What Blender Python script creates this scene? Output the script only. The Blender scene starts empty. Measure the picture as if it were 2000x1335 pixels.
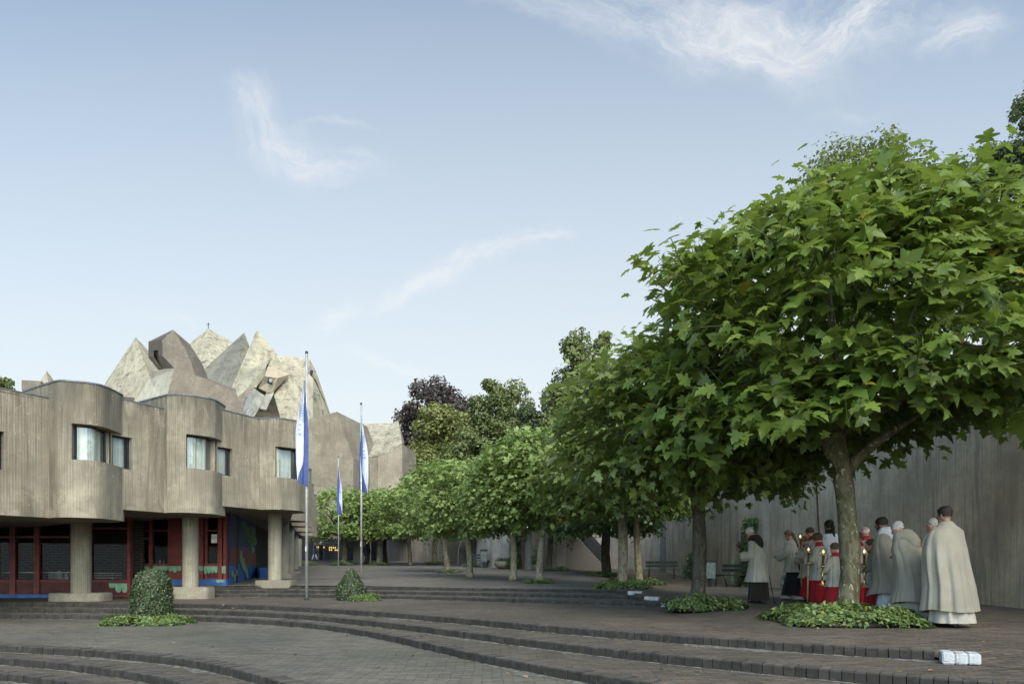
import bpy, bmesh, math, random
import numpy as np
from mathutils import Vector, Matrix
scene = bpy.context.scene
COL = scene.collection
PI = math.pi
F = 1333.0
def P(x, y, D):            # a picture reading turned into a place at depth D in front of the photographer
    return ((x-1000.0)/F*D, float(D), (1102.0-y)/F*D)
def X(x, D): return (x-1000.0)/F*D
def Z(y, D): return (1102.0-y)/F*D
def lerp(a, b, t): return a+(b-a)*t
def sstep(a, b, t):
    t = min(1.0, max(0.0, (t-a)/(b-a))); return t*t*(3-2*t)

# ------------------------------------------------------------------ mesh builder
class MB:
    def __init__(s): s.v=[]; s.f=[]; s.uv=[]; s.sm=[]; s.mi=[]
    def add(s, vs, fs, smooth=False, uvs=None, mi=0):
        o=len(s.v); s.v += [tuple(p) for p in vs]
        for i,f in enumerate(fs):
            s.f.append([o+k for k in f]); s.sm.append(smooth); s.mi.append(mi)
            s.uv.append(uvs[i] if uvs else None)
        return s
    def box(s, c, d, rz=0.0, mi=0, M=None):
        x,y,z=[k/2 for k in d]; vs=[]
        ca,sa=math.cos(rz),math.sin(rz)
        for sx,sy,sz in ((-1,-1,-1),(1,-1,-1),(1,1,-1),(-1,1,-1),(-1,-1,1),(1,-1,1),(1,1,1),(-1,1,1)):
            p=(sx*x,sy*y,sz*z)
            if M is not None: q=M@Vector(p); vs.append((q.x+c[0],q.y+c[1],q.z+c[2]))
            else: vs.append((c[0]+p[0]*ca-p[1]*sa, c[1]+p[0]*sa+p[1]*ca, c[2]+p[2]))
        return s.add(vs, [[0,3,2,1],[4,5,6,7],[0,1,5,4],[1,2,6,5],[2,3,7,6],[3,0,4,7]], mi=mi)
    def bar(s, a, b, w, h, mi=0, up=(0,0,1)):
        a=Vector(a); b=Vector(b); d=b-a; L=d.length
        y=d.normalized(); u=Vector(up)
        if abs(y.dot(u))>.99: u=Vector((1,0,0))
        x=y.cross(u).normalized(); z=x.cross(y)
        M=Matrix((x,y,z)).transposed()
        return s.box((a+b)/2, (w,L,h), M=M, mi=mi)
    def tube(s, pts, rads, n=8, caps=True, mi=0, smooth=True):
        pts=[Vector(p) for p in pts]; vs=[]; fs=[]
        if not hasattr(rads,'__len__'): rads=[rads]*len(pts)
        ref=None
        for i,p in enumerate(pts):
            t=(pts[min(i+1,len(pts)-1)]-pts[max(i-1,0)])
            t=t.normalized() if t.length>1e-9 else Vector((0,0,1))
            if ref is None:
                ref=Vector((1,0,0)) if abs(t.x)<.9 else Vector((0,1,0))
            x=(ref-t*ref.dot(t)).normalized(); y=t.cross(x); ref=x
            for k in range(n):
                a=2*PI*k/n; vs.append(p+(x*math.cos(a)+y*math.sin(a))*rads[i])
        for i in range(len(pts)-1):
            for k in range(n):
                k2=(k+1)%n; fs.append([i*n+k,i*n+k2,(i+1)*n+k2,(i+1)*n+k])
        if caps:
            fs.append(list(range(n))[::-1]); m=(len(pts)-1)*n; fs.append([m+k for k in range(n)])
        return s.add(vs,fs,smooth,mi=mi)
    def lathe(s, prof, c=(0,0,0), n=20, mi=0, smooth=True, sx=1, sy=1, tilt=None):
        vs=[];fs=[]
        for r,z in prof:
            for k in range(n):
                a=2*PI*k/n; vs.append((c[0]+r*sx*math.cos(a), c[1]+r*sy*math.sin(a), c[2]+z))
        for i in range(len(prof)-1):
            for k in range(n):
                k2=(k+1)%n; fs.append([i*n+k,i*n+k2,(i+1)*n+k2,(i+1)*n+k])
        if prof[0][0]>1e-4: fs.append(list(range(n))[::-1])
        if prof[-1][0]>1e-4: m=(len(prof)-1)*n; fs.append([m+k for k in range(n)])
        return s.add(vs,fs,smooth,mi=mi)
    def ball(s, c, r, n=12, mi=0):
        rx,ry,rz = (r,r,r) if not hasattr(r,'__len__') else r
        m=max(4,n//2); vs=[];fs=[]
        for i in range(m+1):
            t=PI*i/m
            for k in range(n):
                a=2*PI*k/n; vs.append((c[0]+rx*math.sin(t)*math.cos(a),c[1]+ry*math.sin(t)*math.sin(a),c[2]-rz*math.cos(t)))
        for i in range(m):
            for k in range(n):
                k2=(k+1)%n; fs.append([i*n+k,i*n+k2,(i+1)*n+k2,(i+1)*n+k])
        return s.add(vs,fs,True,mi=mi)
    def prism(s, poly, z0, z1, mi=0, top=True, bottom=True):
        n=len(poly); area=sum(poly[i][0]*poly[(i+1)%n][1]-poly[(i+1)%n][0]*poly[i][1] for i in range(n))
        if area<0: poly=poly[::-1]
        z0f=z0 if callable(z0) else (lambda x,y:z0); z1f=z1 if callable(z1) else (lambda x,y:z1)
        vs=[(x,y,z0f(x,y)) for x,y in poly]+[(x,y,z1f(x,y)) for x,y in poly]
        fs=[];uvs=[]; L=0
        for i in range(n):
            j=(i+1)%n; d=math.hypot(poly[j][0]-poly[i][0],poly[j][1]-poly[i][1])
            fs.append([i,j,n+j,n+i]); uvs.append([(L,vs[i][2]),(L+d,vs[j][2]),(L+d,vs[n+j][2]),(L,vs[n+i][2])]); L+=d
        if top: fs.append([n+i for i in range(n)]); uvs.append([(p[0],p[1]) for p in poly])
        if bottom: fs.append(list(range(n))[::-1]); uvs.append([(p[0],p[1]) for p in poly[::-1]])
        return s.add(vs,fs,False,uvs,mi=mi)
    def loft(s, rings, closed=True, caps=False, smooth=True, mi=0):
        n=len(rings[0]); vs=[p for r in rings for p in r]; fs=[]
        for i in range(len(rings)-1):
            for k in range(n if closed else n-1):
                k2=(k+1)%n; fs.append([i*n+k,i*n+k2,(i+1)*n+k2,(i+1)*n+k])
        if caps: fs.append(list(range(n))[::-1]); m=(len(rings)-1)*n; fs.append([m+k for k in range(n)])
        return s.add(vs,fs,smooth,mi=mi)
    def xform(s, M):
        s.v=[tuple(M@Vector(p)) for p in s.v]; return s
    def build(s, name, mats, parent=None, bevel=0.0, seg=1, local=False):
        me=bpy.data.meshes.new(name); o=Vector((0,0,0))
        if parent is not None and not local:
            p=parent
            while p is not None: o=o+p.location; p=p.parent
        me.from_pydata([(v[0]-o.x,v[1]-o.y,v[2]-o.z) for v in s.v],[],s.f)
        me.polygons.foreach_set('use_smooth',s.sm); me.polygons.foreach_set('material_index',s.mi)
        if any(u is not None for u in s.uv):
            lay=me.uv_layers.new(name='UVMap'); flat=[]
            for u,f in zip(s.uv,s.f):
                for k in range(len(f)): flat += (list(u[k]) if u else [s.v[f[k]][0]+s.v[f[k]][1],s.v[f[k]][2]])
            lay.data.foreach_set('uv',flat)
        if not isinstance(mats,(list,tuple)): mats=[mats]
        for m in mats: me.materials.append(m)
        if bevel>0:
            bm=bmesh.new(); bm.from_mesh(me)
            bmesh.ops.remove_doubles(bm,verts=bm.verts,dist=1e-5)
            es=[e for e in bm.edges if len(e.link_faces)==2 and e.calc_face_angle(0)>.6]
            bmesh.ops.bevel(bm,geom=es,offset=bevel,segments=seg,affect='EDGES',clamp_overlap=True)
            bm.to_mesh(me); bm.free()
        me.update()
        ob=bpy.data.objects.new(name,me); COL.objects.link(ob)
        if parent is not None: ob.parent=parent
        return ob

def tag(o,label=None,cat=None,group=None,kind=None):
    if label: o['label']=label
    if cat: o['category']=cat
    if group: o['group']=group
    if kind: o['kind']=kind
    return o
def thing(name,label,cat,loc=(0,0,0),rz=0.0,group=None):
    o=bpy.data.objects.new(name,None); COL.objects.link(o); o.empty_display_size=.1
    o.location=loc; o.rotation_euler=(0,0,rz); tag(o,label,cat,group); return o
def struct(o): o['kind']='structure'; return o
def dup(root,loc,rz=0.0,label=None,scale=None):
    r=root.copy(); COL.objects.link(r); r.location=loc; r.rotation_euler=(0,0,rz)
    if scale: r.scale=scale if hasattr(scale,'__len__') else (scale,)*3
    if label: r['label']=label
    for ch in list(root.children):
        c=ch.copy(); COL.objects.link(c); c.parent=r
        for g in list(ch.children):
            d=g.copy(); COL.objects.link(d); d.parent=c
    return r

# ------------------------------------------------------------------ materials
class NT:
    def __init__(s,name):
        s.m=bpy.data.materials.new(name); s.m.use_nodes=True; s.t=s.m.node_tree; s.t.nodes.clear()
        s.out=s.t.nodes.new('ShaderNodeOutputMaterial')
    def n(s,ty,**k):
        nd=s.t.nodes.new(ty)
        for a,b in k.items(): setattr(nd,a,b)
        return nd
    def put(s,sock,val):
        if isinstance(val,bpy.types.NodeSocket): s.t.links.new(val,sock)
        elif val is not None:
            if hasattr(val,'__len__') and len(val)==3 and sock.type=='RGBA': val=(*val,1)
            sock.default_value=val
    def math(s,op,a,b=None,c=None,clamp=False):
        nd=s.n('ShaderNodeMath',operation=op,use_clamp=clamp); s.put(nd.inputs[0],a)
        if b is not None: s.put(nd.inputs[1],b)
        if c is not None: s.put(nd.inputs[2],c)
        return nd.outputs[0]
    def ramp(s,v,a,b,smooth=True):
        nd=s.n('ShaderNodeMapRange',interpolation_type='SMOOTHSTEP' if smooth else 'LINEAR'); s.put(nd.inputs[0],v); nd.inputs[1].default_value=a; nd.inputs[2].default_value=b
        return nd.outputs[0]
    def mix(s,f,a,b,bt='MIX'):
        nd=s.n('ShaderNodeMix',data_type='RGBA',blend_type=bt); s.put(nd.inputs[0],f); s.put(nd.inputs[6],a); s.put(nd.inputs[7],b); return nd.outputs[2]
    def noise(s,vec,scale,detail=4,rough=.55,dist=0.0,col=False):
        nd=s.n('ShaderNodeTexNoise'); s.put(nd.inputs['Vector'],vec); nd.inputs['Scale'].default_value=scale; nd.inputs['Detail'].default_value=detail
        nd.inputs['Roughness'].default_value=rough; nd.inputs['Distortion'].default_value=dist
        return nd.outputs['Color' if col else 'Fac']
    def map(s,vec,sc=(1,1,1),loc=(0,0,0),rot=(0,0,0)):
        nd=s.n('ShaderNodeMapping'); s.put(nd.inputs[0],vec); nd.inputs['Location'].default_value=loc; nd.inputs['Rotation'].default_value=rot; nd.inputs['Scale'].default_value=sc; return nd.outputs[0]
    def tc(s,which='Object'): return s.n('ShaderNodeTexCoord').outputs[which]
    def bump(s,h,strength=.5,dist=.02):
        nd=s.n('ShaderNodeBump'); nd.inputs['Strength'].default_value=strength; nd.inputs['Distance'].default_value=dist; s.put(nd.inputs['Height'],h); return nd.outputs[0]
    def bsdf(s,col,rough=.8,metal=0,spec=.5,normal=None,**kw):
        b=s.n('ShaderNodeBsdfPrincipled'); s.put(b.inputs['Base Color'],col); s.put(b.inputs['Roughness'],rough); b.inputs['Metallic'].default_value=metal
        b.inputs['Specular IOR Level'].default_value=spec
        if normal is not None: s.put(b.inputs['Normal'],normal)
        for k,v in kw.items(): s.put(b.inputs[k],v)
        return b.outputs[0]
    def done(s,sh): s.t.links.new(sh,s.out.inputs[0]); return s.m

def concrete(name,base,rib=.075,ribshade=.35,stain=.5,stainc=(.16,.14,.11),pale=.25,specks=.5,uv=True,warm=0.0,horiz=False,topz=None,ribbump=.45):
    t=NT(name); co=t.tc('UV') if uv else t.tc('Object')
    m1=t.noise(co,.55,5,.6); m2=t.noise(co,4,5,.65)
    streak=t.noise(t.map(co,(22,.5,22) if not horiz else (.5,.5,7)),1.0,4,.6)
    c=t.mix(t.ramp(m1,.3,.72),tuple(k*.72 for k in base),tuple(min(1,k*1.25) for k in base))
    c=t.mix(t.math('MULTIPLY',t.ramp(streak,.46,.66),.62),c,tuple(k*.55 for k in base))
    st=t.noise(t.map(co,(.9,.16,.9),(3.1,1.7,0)),1.0,5,.62,.4)
    c=t.mix(t.math('MULTIPLY',t.ramp(st,.50,.68),stain*.8),c,stainc)
    st2=t.noise(t.map(co,(2.6,.22,2.6),(13.1,4.7,2)),1.0,6,.7,.8)
    c=t.mix(t.math('MULTIPLY',t.ramp(st2,.54,.62),stain*.55),c,stainc)
    pl=t.noise(t.map(co,(.8,.35,.8),(9,4,2)),1.0,5,.6,.5)
    c=t.mix(t.math('MULTIPLY',t.ramp(pl,.56,.70),pale),c,tuple(min(.6,k*1.55+.02) for k in base))
    c=t.mix(t.math('MULTIPLY',t.ramp(m2,.38,.66),.42),c,tuple(k*.62 for k in base))
    if specks>0:
        vo=t.n('ShaderNodeTexVoronoi'); t.put(vo.inputs['Vector'],co); vo.inputs['Scale'].default_value=11
        wh=t.math('MULTIPLY',t.math('LESS_THAN',vo.outputs['Distance'],.13),t.ramp(t.noise(co,1.1,3),.5,.62))
        c=t.mix(t.math('MULTIPLY',wh,specks),c,(.72,.7,.62))
        vp=t.n('ShaderNodeTexVoronoi'); t.put(vp.inputs['Vector'],t.map(co,(1,1,1),(5,5,5))); vp.inputs['Scale'].default_value=17
        ho=t.math('MULTIPLY',t.math('LESS_THAN',vp.outputs['Distance'],.17),t.ramp(t.noise(t.map(co,(1,1,1),(2,8,1)),1.4,3),.48,.6))
        c=t.mix(t.math('MULTIPLY',ho,.85),c,tuple(k*.3 for k in base))
    if topz:
        se=t.n('ShaderNodeSeparateXYZ'); t.put(se.inputs[0],co)
        tn=t.noise(t.map(co,(3.2,.45,3.2),(1,2,3)),1.0,5,.7,.6)
        tm=t.math('MULTIPLY',t.ramp(se.outputs[1],topz[0],topz[1]),t.ramp(tn,.40,.62))
        c=t.mix(t.math('MULTIPLY',tm,.62),c,(.062,.058,.046))
        bn=t.math('MULTIPLY',t.ramp(se.outputs[1],2.3,1.2),t.ramp(t.noise(t.map(co,(1.6,1.1,1),(7,2,3)),1.0,5,.65,.5),.45,.62))
        c=t.mix(t.math('MULTIPLY',bn,.5),c,tuple(min(.7,k*1.5) for k in base))
    h=m2
    if rib>0:
        w=t.n('ShaderNodeTexWave',wave_type='BANDS',bands_direction='X',wave_profile='SIN'); t.put(w.inputs['Vector'],co)
        w.inputs['Scale'].default_value=.314/rib; w.inputs['Distortion'].default_value=.9; w.inputs['Detail'].default_value=2; w.inputs['Detail Scale'].default_value=3
        wv=w.outputs['Fac']
        rn=t.ramp(t.noise(t.map(co,(13,.8,13)),1.0,3,.7),.35,.65)
        c=t.mix(t.math('MULTIPLY',t.math('MULTIPLY',t.ramp(wv,.55,.05),ribshade),t.math('ADD',t.math('MULTIPLY',rn,.8),.35)),c,tuple(k*.25 for k in base))  # shadow in the rib grooves painted into the colour
        h=t.math('ADD',t.math('MULTIPLY',wv,1.0),t.math('MULTIPLY',t.noise(co,24,3,.7),.9))
    else:
        h=t.math('ADD',m2,t.math('MULTIPLY',t.noise(co,9,4,.7),.6))
    return t.done(t.bsdf(c,.92,spec=.25,normal=t.bump(h,ribbump if rib>0 else .6,.018 if rib>0 else .03)))

def plain(name,col,rough=.6,metal=0,var=.25,scale=6,spec=.4,bump=0,bscale=40,coat=0):
    t=NT(name); co=t.tc('Object'); n=t.noise(co,scale,5,.6)
    c=t.mix(t.ramp(n,.3,.7),tuple(k*(1-var) for k in col),tuple(min(1,k*(1+var)) for k in col))
    nm=t.bump(t.noise(co,bscale,3,.6),bump,.01) if bump else None
    return t.done(t.bsdf(c,rough,metal,spec,nm))

def cloth(name,col,weave=.15):
    t=NT(name); co=t.tc('Object'); n=t.noise(co,3,4,.6); n2=t.noise(t.map(co,(90,90,20)),1,2)
    c=t.mix(t.ramp(n,.3,.7),tuple(k*.86 for k in col),tuple(min(1,k*1.08) for k in col))
    c=t.mix(t.math('MULTIPLY',n2,weave),c,tuple(k*.6 for k in col))
    return t.done(t.bsdf(c,.9,0,.15,t.bump(t.noise(t.map(co,(14,14,3)),1,3),.35,.015),**{'Sheen Weight':.15}))

def pavers(name,c1,c2,mortar,scale=1.0,moss=.35,rot=0.0,bw=.25,bh=.065,mossc=(.075,.08,.05)):
    t=NT(name); co=t.tc('Object')
    wob=t.noise(co,.35,2,.5,col=True)
    v=t.n('ShaderNodeVectorMath',operation='MULTIPLY_ADD'); t.put(v.inputs[0],wob); v.inputs[1].default_value=(.5,.5,0); t.put(v.inputs[2],t.map(co,(1,1,0),(0,0,0),(0,0,rot)))
    wob2=t.noise(co,5,2,.6,col=True)
    v2=t.n('ShaderNodeVectorMath',operation='MULTIPLY_ADD'); t.put(v2.inputs[0],wob2); v2.inputs[1].default_value=(.035,.03,0); t.put(v2.inputs[2],v.outputs[0])
    b=t.n('ShaderNodeTexBrick'); t.put(b.inputs['Vector'],v2.outputs[0]); b.inputs['Scale'].default_value=scale
    b.inputs['Color1'].default_value=(*c1,1); b.inputs['Color2'].default_value=(*c2,1); b.inputs['Mortar'].default_value=(*mortar,1)
    b.inputs['Mortar Size'].default_value=.008; b.inputs['Mortar Smooth'].default_value=.6; b.inputs['Bias'].default_value=-.1
    b.inputs['Brick Width'].default_value=bw; b.inputs['Row Height'].default_value=bh
    c=b.outputs['Color']; n1=t.noise(co,.45,5,.6); n2=t.noise(co,7,4,.65); n3=t.noise(co,.18,4,.55)
    c=t.mix(t.ramp(n1,.3,.7),c,t.mix(1.0,c,(1.5,1.45,1.4),'MULTIPLY'))
    c=t.mix(t.math('MULTIPLY',t.ramp(n2,.4,.75),.45),c,t.mix(1.0,c,(.5,.5,.52),'MULTIPLY'))
    mo=t.math('MULTIPLY',t.ramp(n3,.42,.62),t.math('MULTIPLY',t.ramp(t.noise(co,9,4,.7),.42,.6),moss))
    c=t.mix(mo,c,mossc)
    spk=t.n('ShaderNodeTexVoronoi'); t.put(spk.inputs['Vector'],co); spk.inputs['Scale'].default_value=3.2
    sm=t.math('MULTIPLY',t.math('LESS_THAN',spk.outputs['Distance'],.035),t.math('GREATER_THAN',t.noise(co,2.1,1),.5))
    c=t.mix(t.math('MULTIPLY',sm,.8),c,(.28,.25,.2))
    h=t.math('ADD',t.math('MULTIPLY',b.outputs['Fac'],-1.0),t.math('ADD',t.math('MULTIPLY',n2,.8),t.math('MULTIPLY',t.noise(co,30,3,.7),.5)))
    r=t.math('ADD',.72,t.math('MULTIPLY',n2,.2))
    return t.done(t.bsdf(c,r,0,.35,t.bump(h,.7,.012)))

def foliage(name,dark,light,trans=.35,rough=.42,spec=.45,tint=(.3,.42,.06)):
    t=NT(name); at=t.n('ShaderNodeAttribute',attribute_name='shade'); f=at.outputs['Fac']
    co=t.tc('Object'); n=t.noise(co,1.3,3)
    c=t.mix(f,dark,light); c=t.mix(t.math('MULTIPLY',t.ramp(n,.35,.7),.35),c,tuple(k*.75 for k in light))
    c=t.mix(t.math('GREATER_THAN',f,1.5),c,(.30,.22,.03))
    p=t.bsdf(c,rough,0,spec)
    tr=t.n('ShaderNodeBsdfTranslucent'); t.put(tr.inputs[0],t.mix(.5,c,tint))
    mx=t.n('ShaderNodeMixShader'); mx.inputs[0].default_value=trans; t.t.links.new(p,mx.inputs[1]); t.t.links.new(tr.outputs[0],mx.inputs[2])
    return t.done(mx.outputs[0])

def bark(name,a,b,c2,scale=7,thr=.52):
    t=NT(name); co=t.tc('Object'); n=t.noise(t.map(co,(1,1,.45)),scale,4,.6,.6); n2=t.noise(t.map(co,(1,1,.5),(3,3,3)),scale*1.7,4,.6,.3); n3=t.noise(co,1.2,3)
    c=t.mix(t.ramp(n,thr-.05,thr+.05),a,b); c=t.mix(t.ramp(n2,.60,.66),c,c2); c=t.mix(t.math('MULTIPLY',t.ramp(n3,.4,.7),.5),c,a)
    return t.done(t.bsdf(c,.85,0,.25,t.bump(t.math('ADD',n,n2),.5,.03)))

def glass(name,tint=(.02,.025,.03),refl=.5,base=.06):
    t=NT(name); fr=t.n('ShaderNodeFresnel'); fr.inputs[0].default_value=1.5
    g=t.n('ShaderNodeBsdfGlossy'); g.inputs['Roughness'].default_value=.015; g.inputs['Color'].default_value=(.9,.95,1,1)
    tr=t.n('ShaderNodeBsdfTransparent'); tr.inputs[0].default_value=(*tint,1)
    mx=t.n('ShaderNodeMixShader'); t.put(mx.inputs[0],t.math('MULTIPLY_ADD',fr.outputs[0],refl,base,clamp=True)); t.t.links.new(tr.outputs[0],mx.inputs[1]); t.t.links.new(g.outputs[0],mx.inputs[2])
    return t.done(mx.outputs[0])

def emit(name,col,st):
    t=NT(name); e=t.n('ShaderNodeEmission'); e.inputs[0].default_value=(*col,1); e.inputs[1].default_value=st; return t.done(e.outputs[0])
# ------------------------------------------------------------------ ground levels and brick steps
rnd=random.Random(7)
H0,HL=-1.36,-1.72
def zL2(y):
    d=max(0.0,y-20.0); return -.70+.020*d+.0001*d*d
def zR(y): return -.98+.02*(min(y,17.0)-9.5) if y>8.6 else -.998-.06*(8.6-y)
def zG(x,y):               # height of the upper paving anywhere behind the steps
    ramp=lerp(-1.0,zL2(y),sstep(15.6,18.8,y)) if y<18.8 else zL2(y)
    w=sstep(3.4,5.6,x)*(1-sstep(26,44,y))
    if y<15.6: w=sstep(3.0,4.6,x)
    if y<8.6: w=1.0
    return lerp(ramp,zR(y),w)
A1=[(-18,18.3),(-13.2,18.0),(-7.79,17.3),(-5.91,16.66),(-4.03,15.45),(-2.3,14.03),(-.96,12.8),(0,11.75),(1.37,10.4),(2.5,9.5),(3.17,8.95),(4.01,8.32),(4.95,7.84)]
A2=[(-18,17.9),(-13.6,17.6),(-7.56,16.8),(-5.5,15.85),(-3.85,14.6),(-2.14,13.0),(-1.6,12.3),(0,10.45),(1.19,9.15),(2.15,8.25),(2.73,7.75),(3.49,7.16),(4.15,6.72),(6.4,5.2)]
A3=[(-18,17.4),(-12.85,17.1),(-7.33,16.3),(-5.2,15.2),(-3.68,13.95),(-2.47,12.5),(-1.42,10.95),(-.63,9.65),(0,8.8),(.63,8.02),(1.32,7.22),(3.5,5.2)]
B1=[(-9.9,21.0),(-8.1,21.75),(-7.4,21.9),(-4.67,21.5),(-2.36,20.8),(1.54,19.4),(3.2,18.55)]
B2=[(-10.3,20.7),(-8.1,21.25),(-7.2,21.35),(-4.2,20.65),(-2.2,20.0),(1.4,18.25),(3.38,17.1)]
B3=[(-10.7,20.3),(-8.1,20.8),(-7.1,20.85),(-4,19.85),(-2.1,19.15),(1.37,17.15),(3.5,15.95)]
C1=[(-16,12.3),(-8.66,11.55),(-6.75,10.9),(-4.86,9.96),(-3.68,9.0),(-2.53,7.78),(-1.4,6.2)]
C2=[(-16,11.8),(-8.18,10.9),(-6.6,10.23),(-5.02,9.3),(-4.0,8.47),(-2.6,6.6)]
C3=[(-16,11.3),(-7.58,10.1),(-6.44,9.58),(-5.8,9.15),(-4.2,7.4)]
def smooth_curve(pts,n=140):
    xs=np.array([p[0] for p in pts]); ys=np.array([p[1] for p in pts])
    xx=np.linspace(xs[0],xs[-1],n); yy=np.interp(xx,xs,ys)
    k=9; pad=np.concatenate([2*yy[0]-yy[k:0:-1],yy,2*yy[-1]-yy[-2:-k-2:-1]]); ker=np.hanning(2*k+1); ker/=ker.sum()
    yy=np.convolve(pad,ker,'valid'); return list(zip(xx.tolist(),yy.tolist()))
CUR={k:smooth_curve(v) for k,v in dict(A1=A1,A2=A2,A3=A3,B1=B1,B2=B2,B3=B3,C1=C1,C2=C2,C3=C3).items()}
M_pav_low=pavers('paving_grey',(.142,.127,.104),(.080,.074,.063),(.036,.037,.029),moss=.6,bw=.26,bh=.07,mossc=(.082,.088,.055))
M_pav_top=pavers('paving_brown',(.122,.100,.076),(.060,.051,.042),(.030,.028,.024),moss=.3,bw=.25,bh=.07)
M_pav_far=pavers('paving_upper',(.148,.135,.118),(.100,.092,.083),(.055,.053,.05),moss=.15,bw=.25,bh=.07)
def strip_sheet(name,curve,yfar,z,mat,xr=None):
    m=MB(); vs=[];fs=[]
    c=curve if xr is None else curve
    for i,(x,y) in enumerate(c):
        for yy in (y,max(y+.01,yfar)): vs.append((x,yy,z))
    for i in range(len(c)-1): fs.append([2*i,2*i+2,2*i+3,2*i+1])
    return struct(m.add(vs,fs).build(name,mat))
# lowest ground, reaching the horizon
m=MB(); m.add([(-900,-40,HL),(900,-40,HL),(900,1200,HL),(-900,1200,HL)],[[0,1,2,3]]); struct(m.build('ground',M_pav_low))
strip_sheet('paving',CUR['C3'],19,-1.60,M_pav_top); strip_sheet('paving',CUR['C2'],19,-1.48,M_pav_top)
m=MB(); c=CUR['C1']; vs=[];fs=[]
for x,y in c: vs+= [(x,y,H0),(x,21,H0)]
for i in range(len(c)-1): fs.append([2*i,2*i+2,2*i+3,2*i+1])
k=len(vs); vs+=[(c[-1][0],c[-1][1],H0),(c[-1][0]+.4,2.0,H0),(14,2.0,H0),(14,21,H0),(c[-1][0],21,H0)]; fs.append([k,k+1,k+2,k+3,k+4])
struct(m.add(vs,fs).build('plaza',M_pav_low))
strip_sheet('paving',CUR['A3'],19.5,-1.24,M_pav_top); strip_sheet('paving',CUR['A2'],19.5,-1.12,M_pav_top)
strip_sheet('paving',CUR['A1'],24.5,-1.0,M_pav_top)
strip_sheet('paving',CUR['B3'],24.5,-.90,M_pav_top); strip_sheet('paving',CUR['B2'],24.5,-.80,M_pav_top)
# upper paving: one sheet rising away to the church
m=MB(); vs=[];fs=[]; xs=[]; ys=[]; c=CUR['B1']
cols=[(-40,21.0),(-20,21.0),(-9.92,20.98)]+c[::3]+[c[-1]]
rows=[0,.1,.25,.45,.8,1.3,2,3,4.5,6.5,9,12,16,21,27,34,42,52,70,110]
for (x,y) in cols:
    for r in rows: vs.append((x,y+r,zG(min(x,3.2),y+r)))
n=len(rows)
for i in range(len(cols)-1):
    for j in range(n-1): fs.append([i*n+j,(i+1)*n+j,(i+1)*n+j+1,i*n+j+1])
struct(m.add(vs,fs,True).build('plaza',M_pav_far))
# path beside the wall
m=MB(); vs=[];fs=[]
px=[3.2,3.25,3.4,3.6,3.9,4.3,4.7,4.95,4.97,5.1,5.6,6.2,7,8,9,10,12,15,20]
py=[8.3,8.8,9.5,10.5,12,13,14,15,15.4,15.8,16.2,16.6,17,17.5,18,18.55,19,20,21.5,23,25,27,29,31,33,36,39,42,45,50,60,90,130]
a1x=[p[0] for p in CUR['A1']]; a1y=[p[1] for p in CUR['A1']]
for x in px:
    for y in py:
        if x<4.96: y=max(y,float(np.interp(x,a1x,a1y))+.1+.0001*y)
        vs.append((x,y,zG(x,y)+(.002 if y<18.4 else (.003 if x>3.21 else 0))))
n=len(py)
for i in range(len(px)-1):
    for j in range(n-1): fs.append([i*n+j,(i+1)*n+j,(i+1)*n+j+1,i*n+j+1])
# the slope beyond the ends of the lower steps, coming down towards the camera
k=len(vs); pts=[(4.95,7.84),(5.45,7.3),(5.95,6.7),(6.4,6.1),(6.9,5.2)]
qx=[0,.25,.6,1.2,2.2,4,8,14]
qy=[8.3,7.84,7.3,6.7,6.1,5.2]; q0=[4.97,4.97,5.45,5.95,6.4,6.9]
for a,y in enumerate(qy):
    for b in qx: vs.append((q0[a]+b,y,lerp(min(zR(y),-1.116),zR(y),sstep(0,1.5,b)) if y<7.9 else zR(y)+.003))
nn=len(qx)
for a in range(len(qy)-1):
    for b in range(nn-1): fs.append([k+a*nn+b,k+(a+1)*nn+b,k+(a+1)*nn+b+1,k+a*nn+b+1])
struct(m.add(vs,fs,True).build('path',M_pav_top))

def edge_material():
    t=NT('step_brick'); co=t.tc('Object'); g=t.n('ShaderNodeNewGeometry'); r=g.outputs['Random Per Island']
    n=t.noise(co,9,4,.7); n2=t.noise(co,1.1,3)
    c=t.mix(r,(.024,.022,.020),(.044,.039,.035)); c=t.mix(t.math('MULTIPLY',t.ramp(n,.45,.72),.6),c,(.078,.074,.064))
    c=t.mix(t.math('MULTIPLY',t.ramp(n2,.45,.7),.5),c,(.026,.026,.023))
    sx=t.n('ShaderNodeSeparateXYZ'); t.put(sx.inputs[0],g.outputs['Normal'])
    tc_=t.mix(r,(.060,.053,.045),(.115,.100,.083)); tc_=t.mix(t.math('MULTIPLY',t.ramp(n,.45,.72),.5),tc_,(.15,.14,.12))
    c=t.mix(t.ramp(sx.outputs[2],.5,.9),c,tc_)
    return t.done(t.bsdf(c,.85,0,.3,t.bump(t.noise(co,35,4,.7),.7,.012)))
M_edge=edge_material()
M_grit=plain('step_grit',(.135,.130,.112),.95,0,.45,scale=14,spec=.1,bump=.6,bscale=60)
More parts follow.
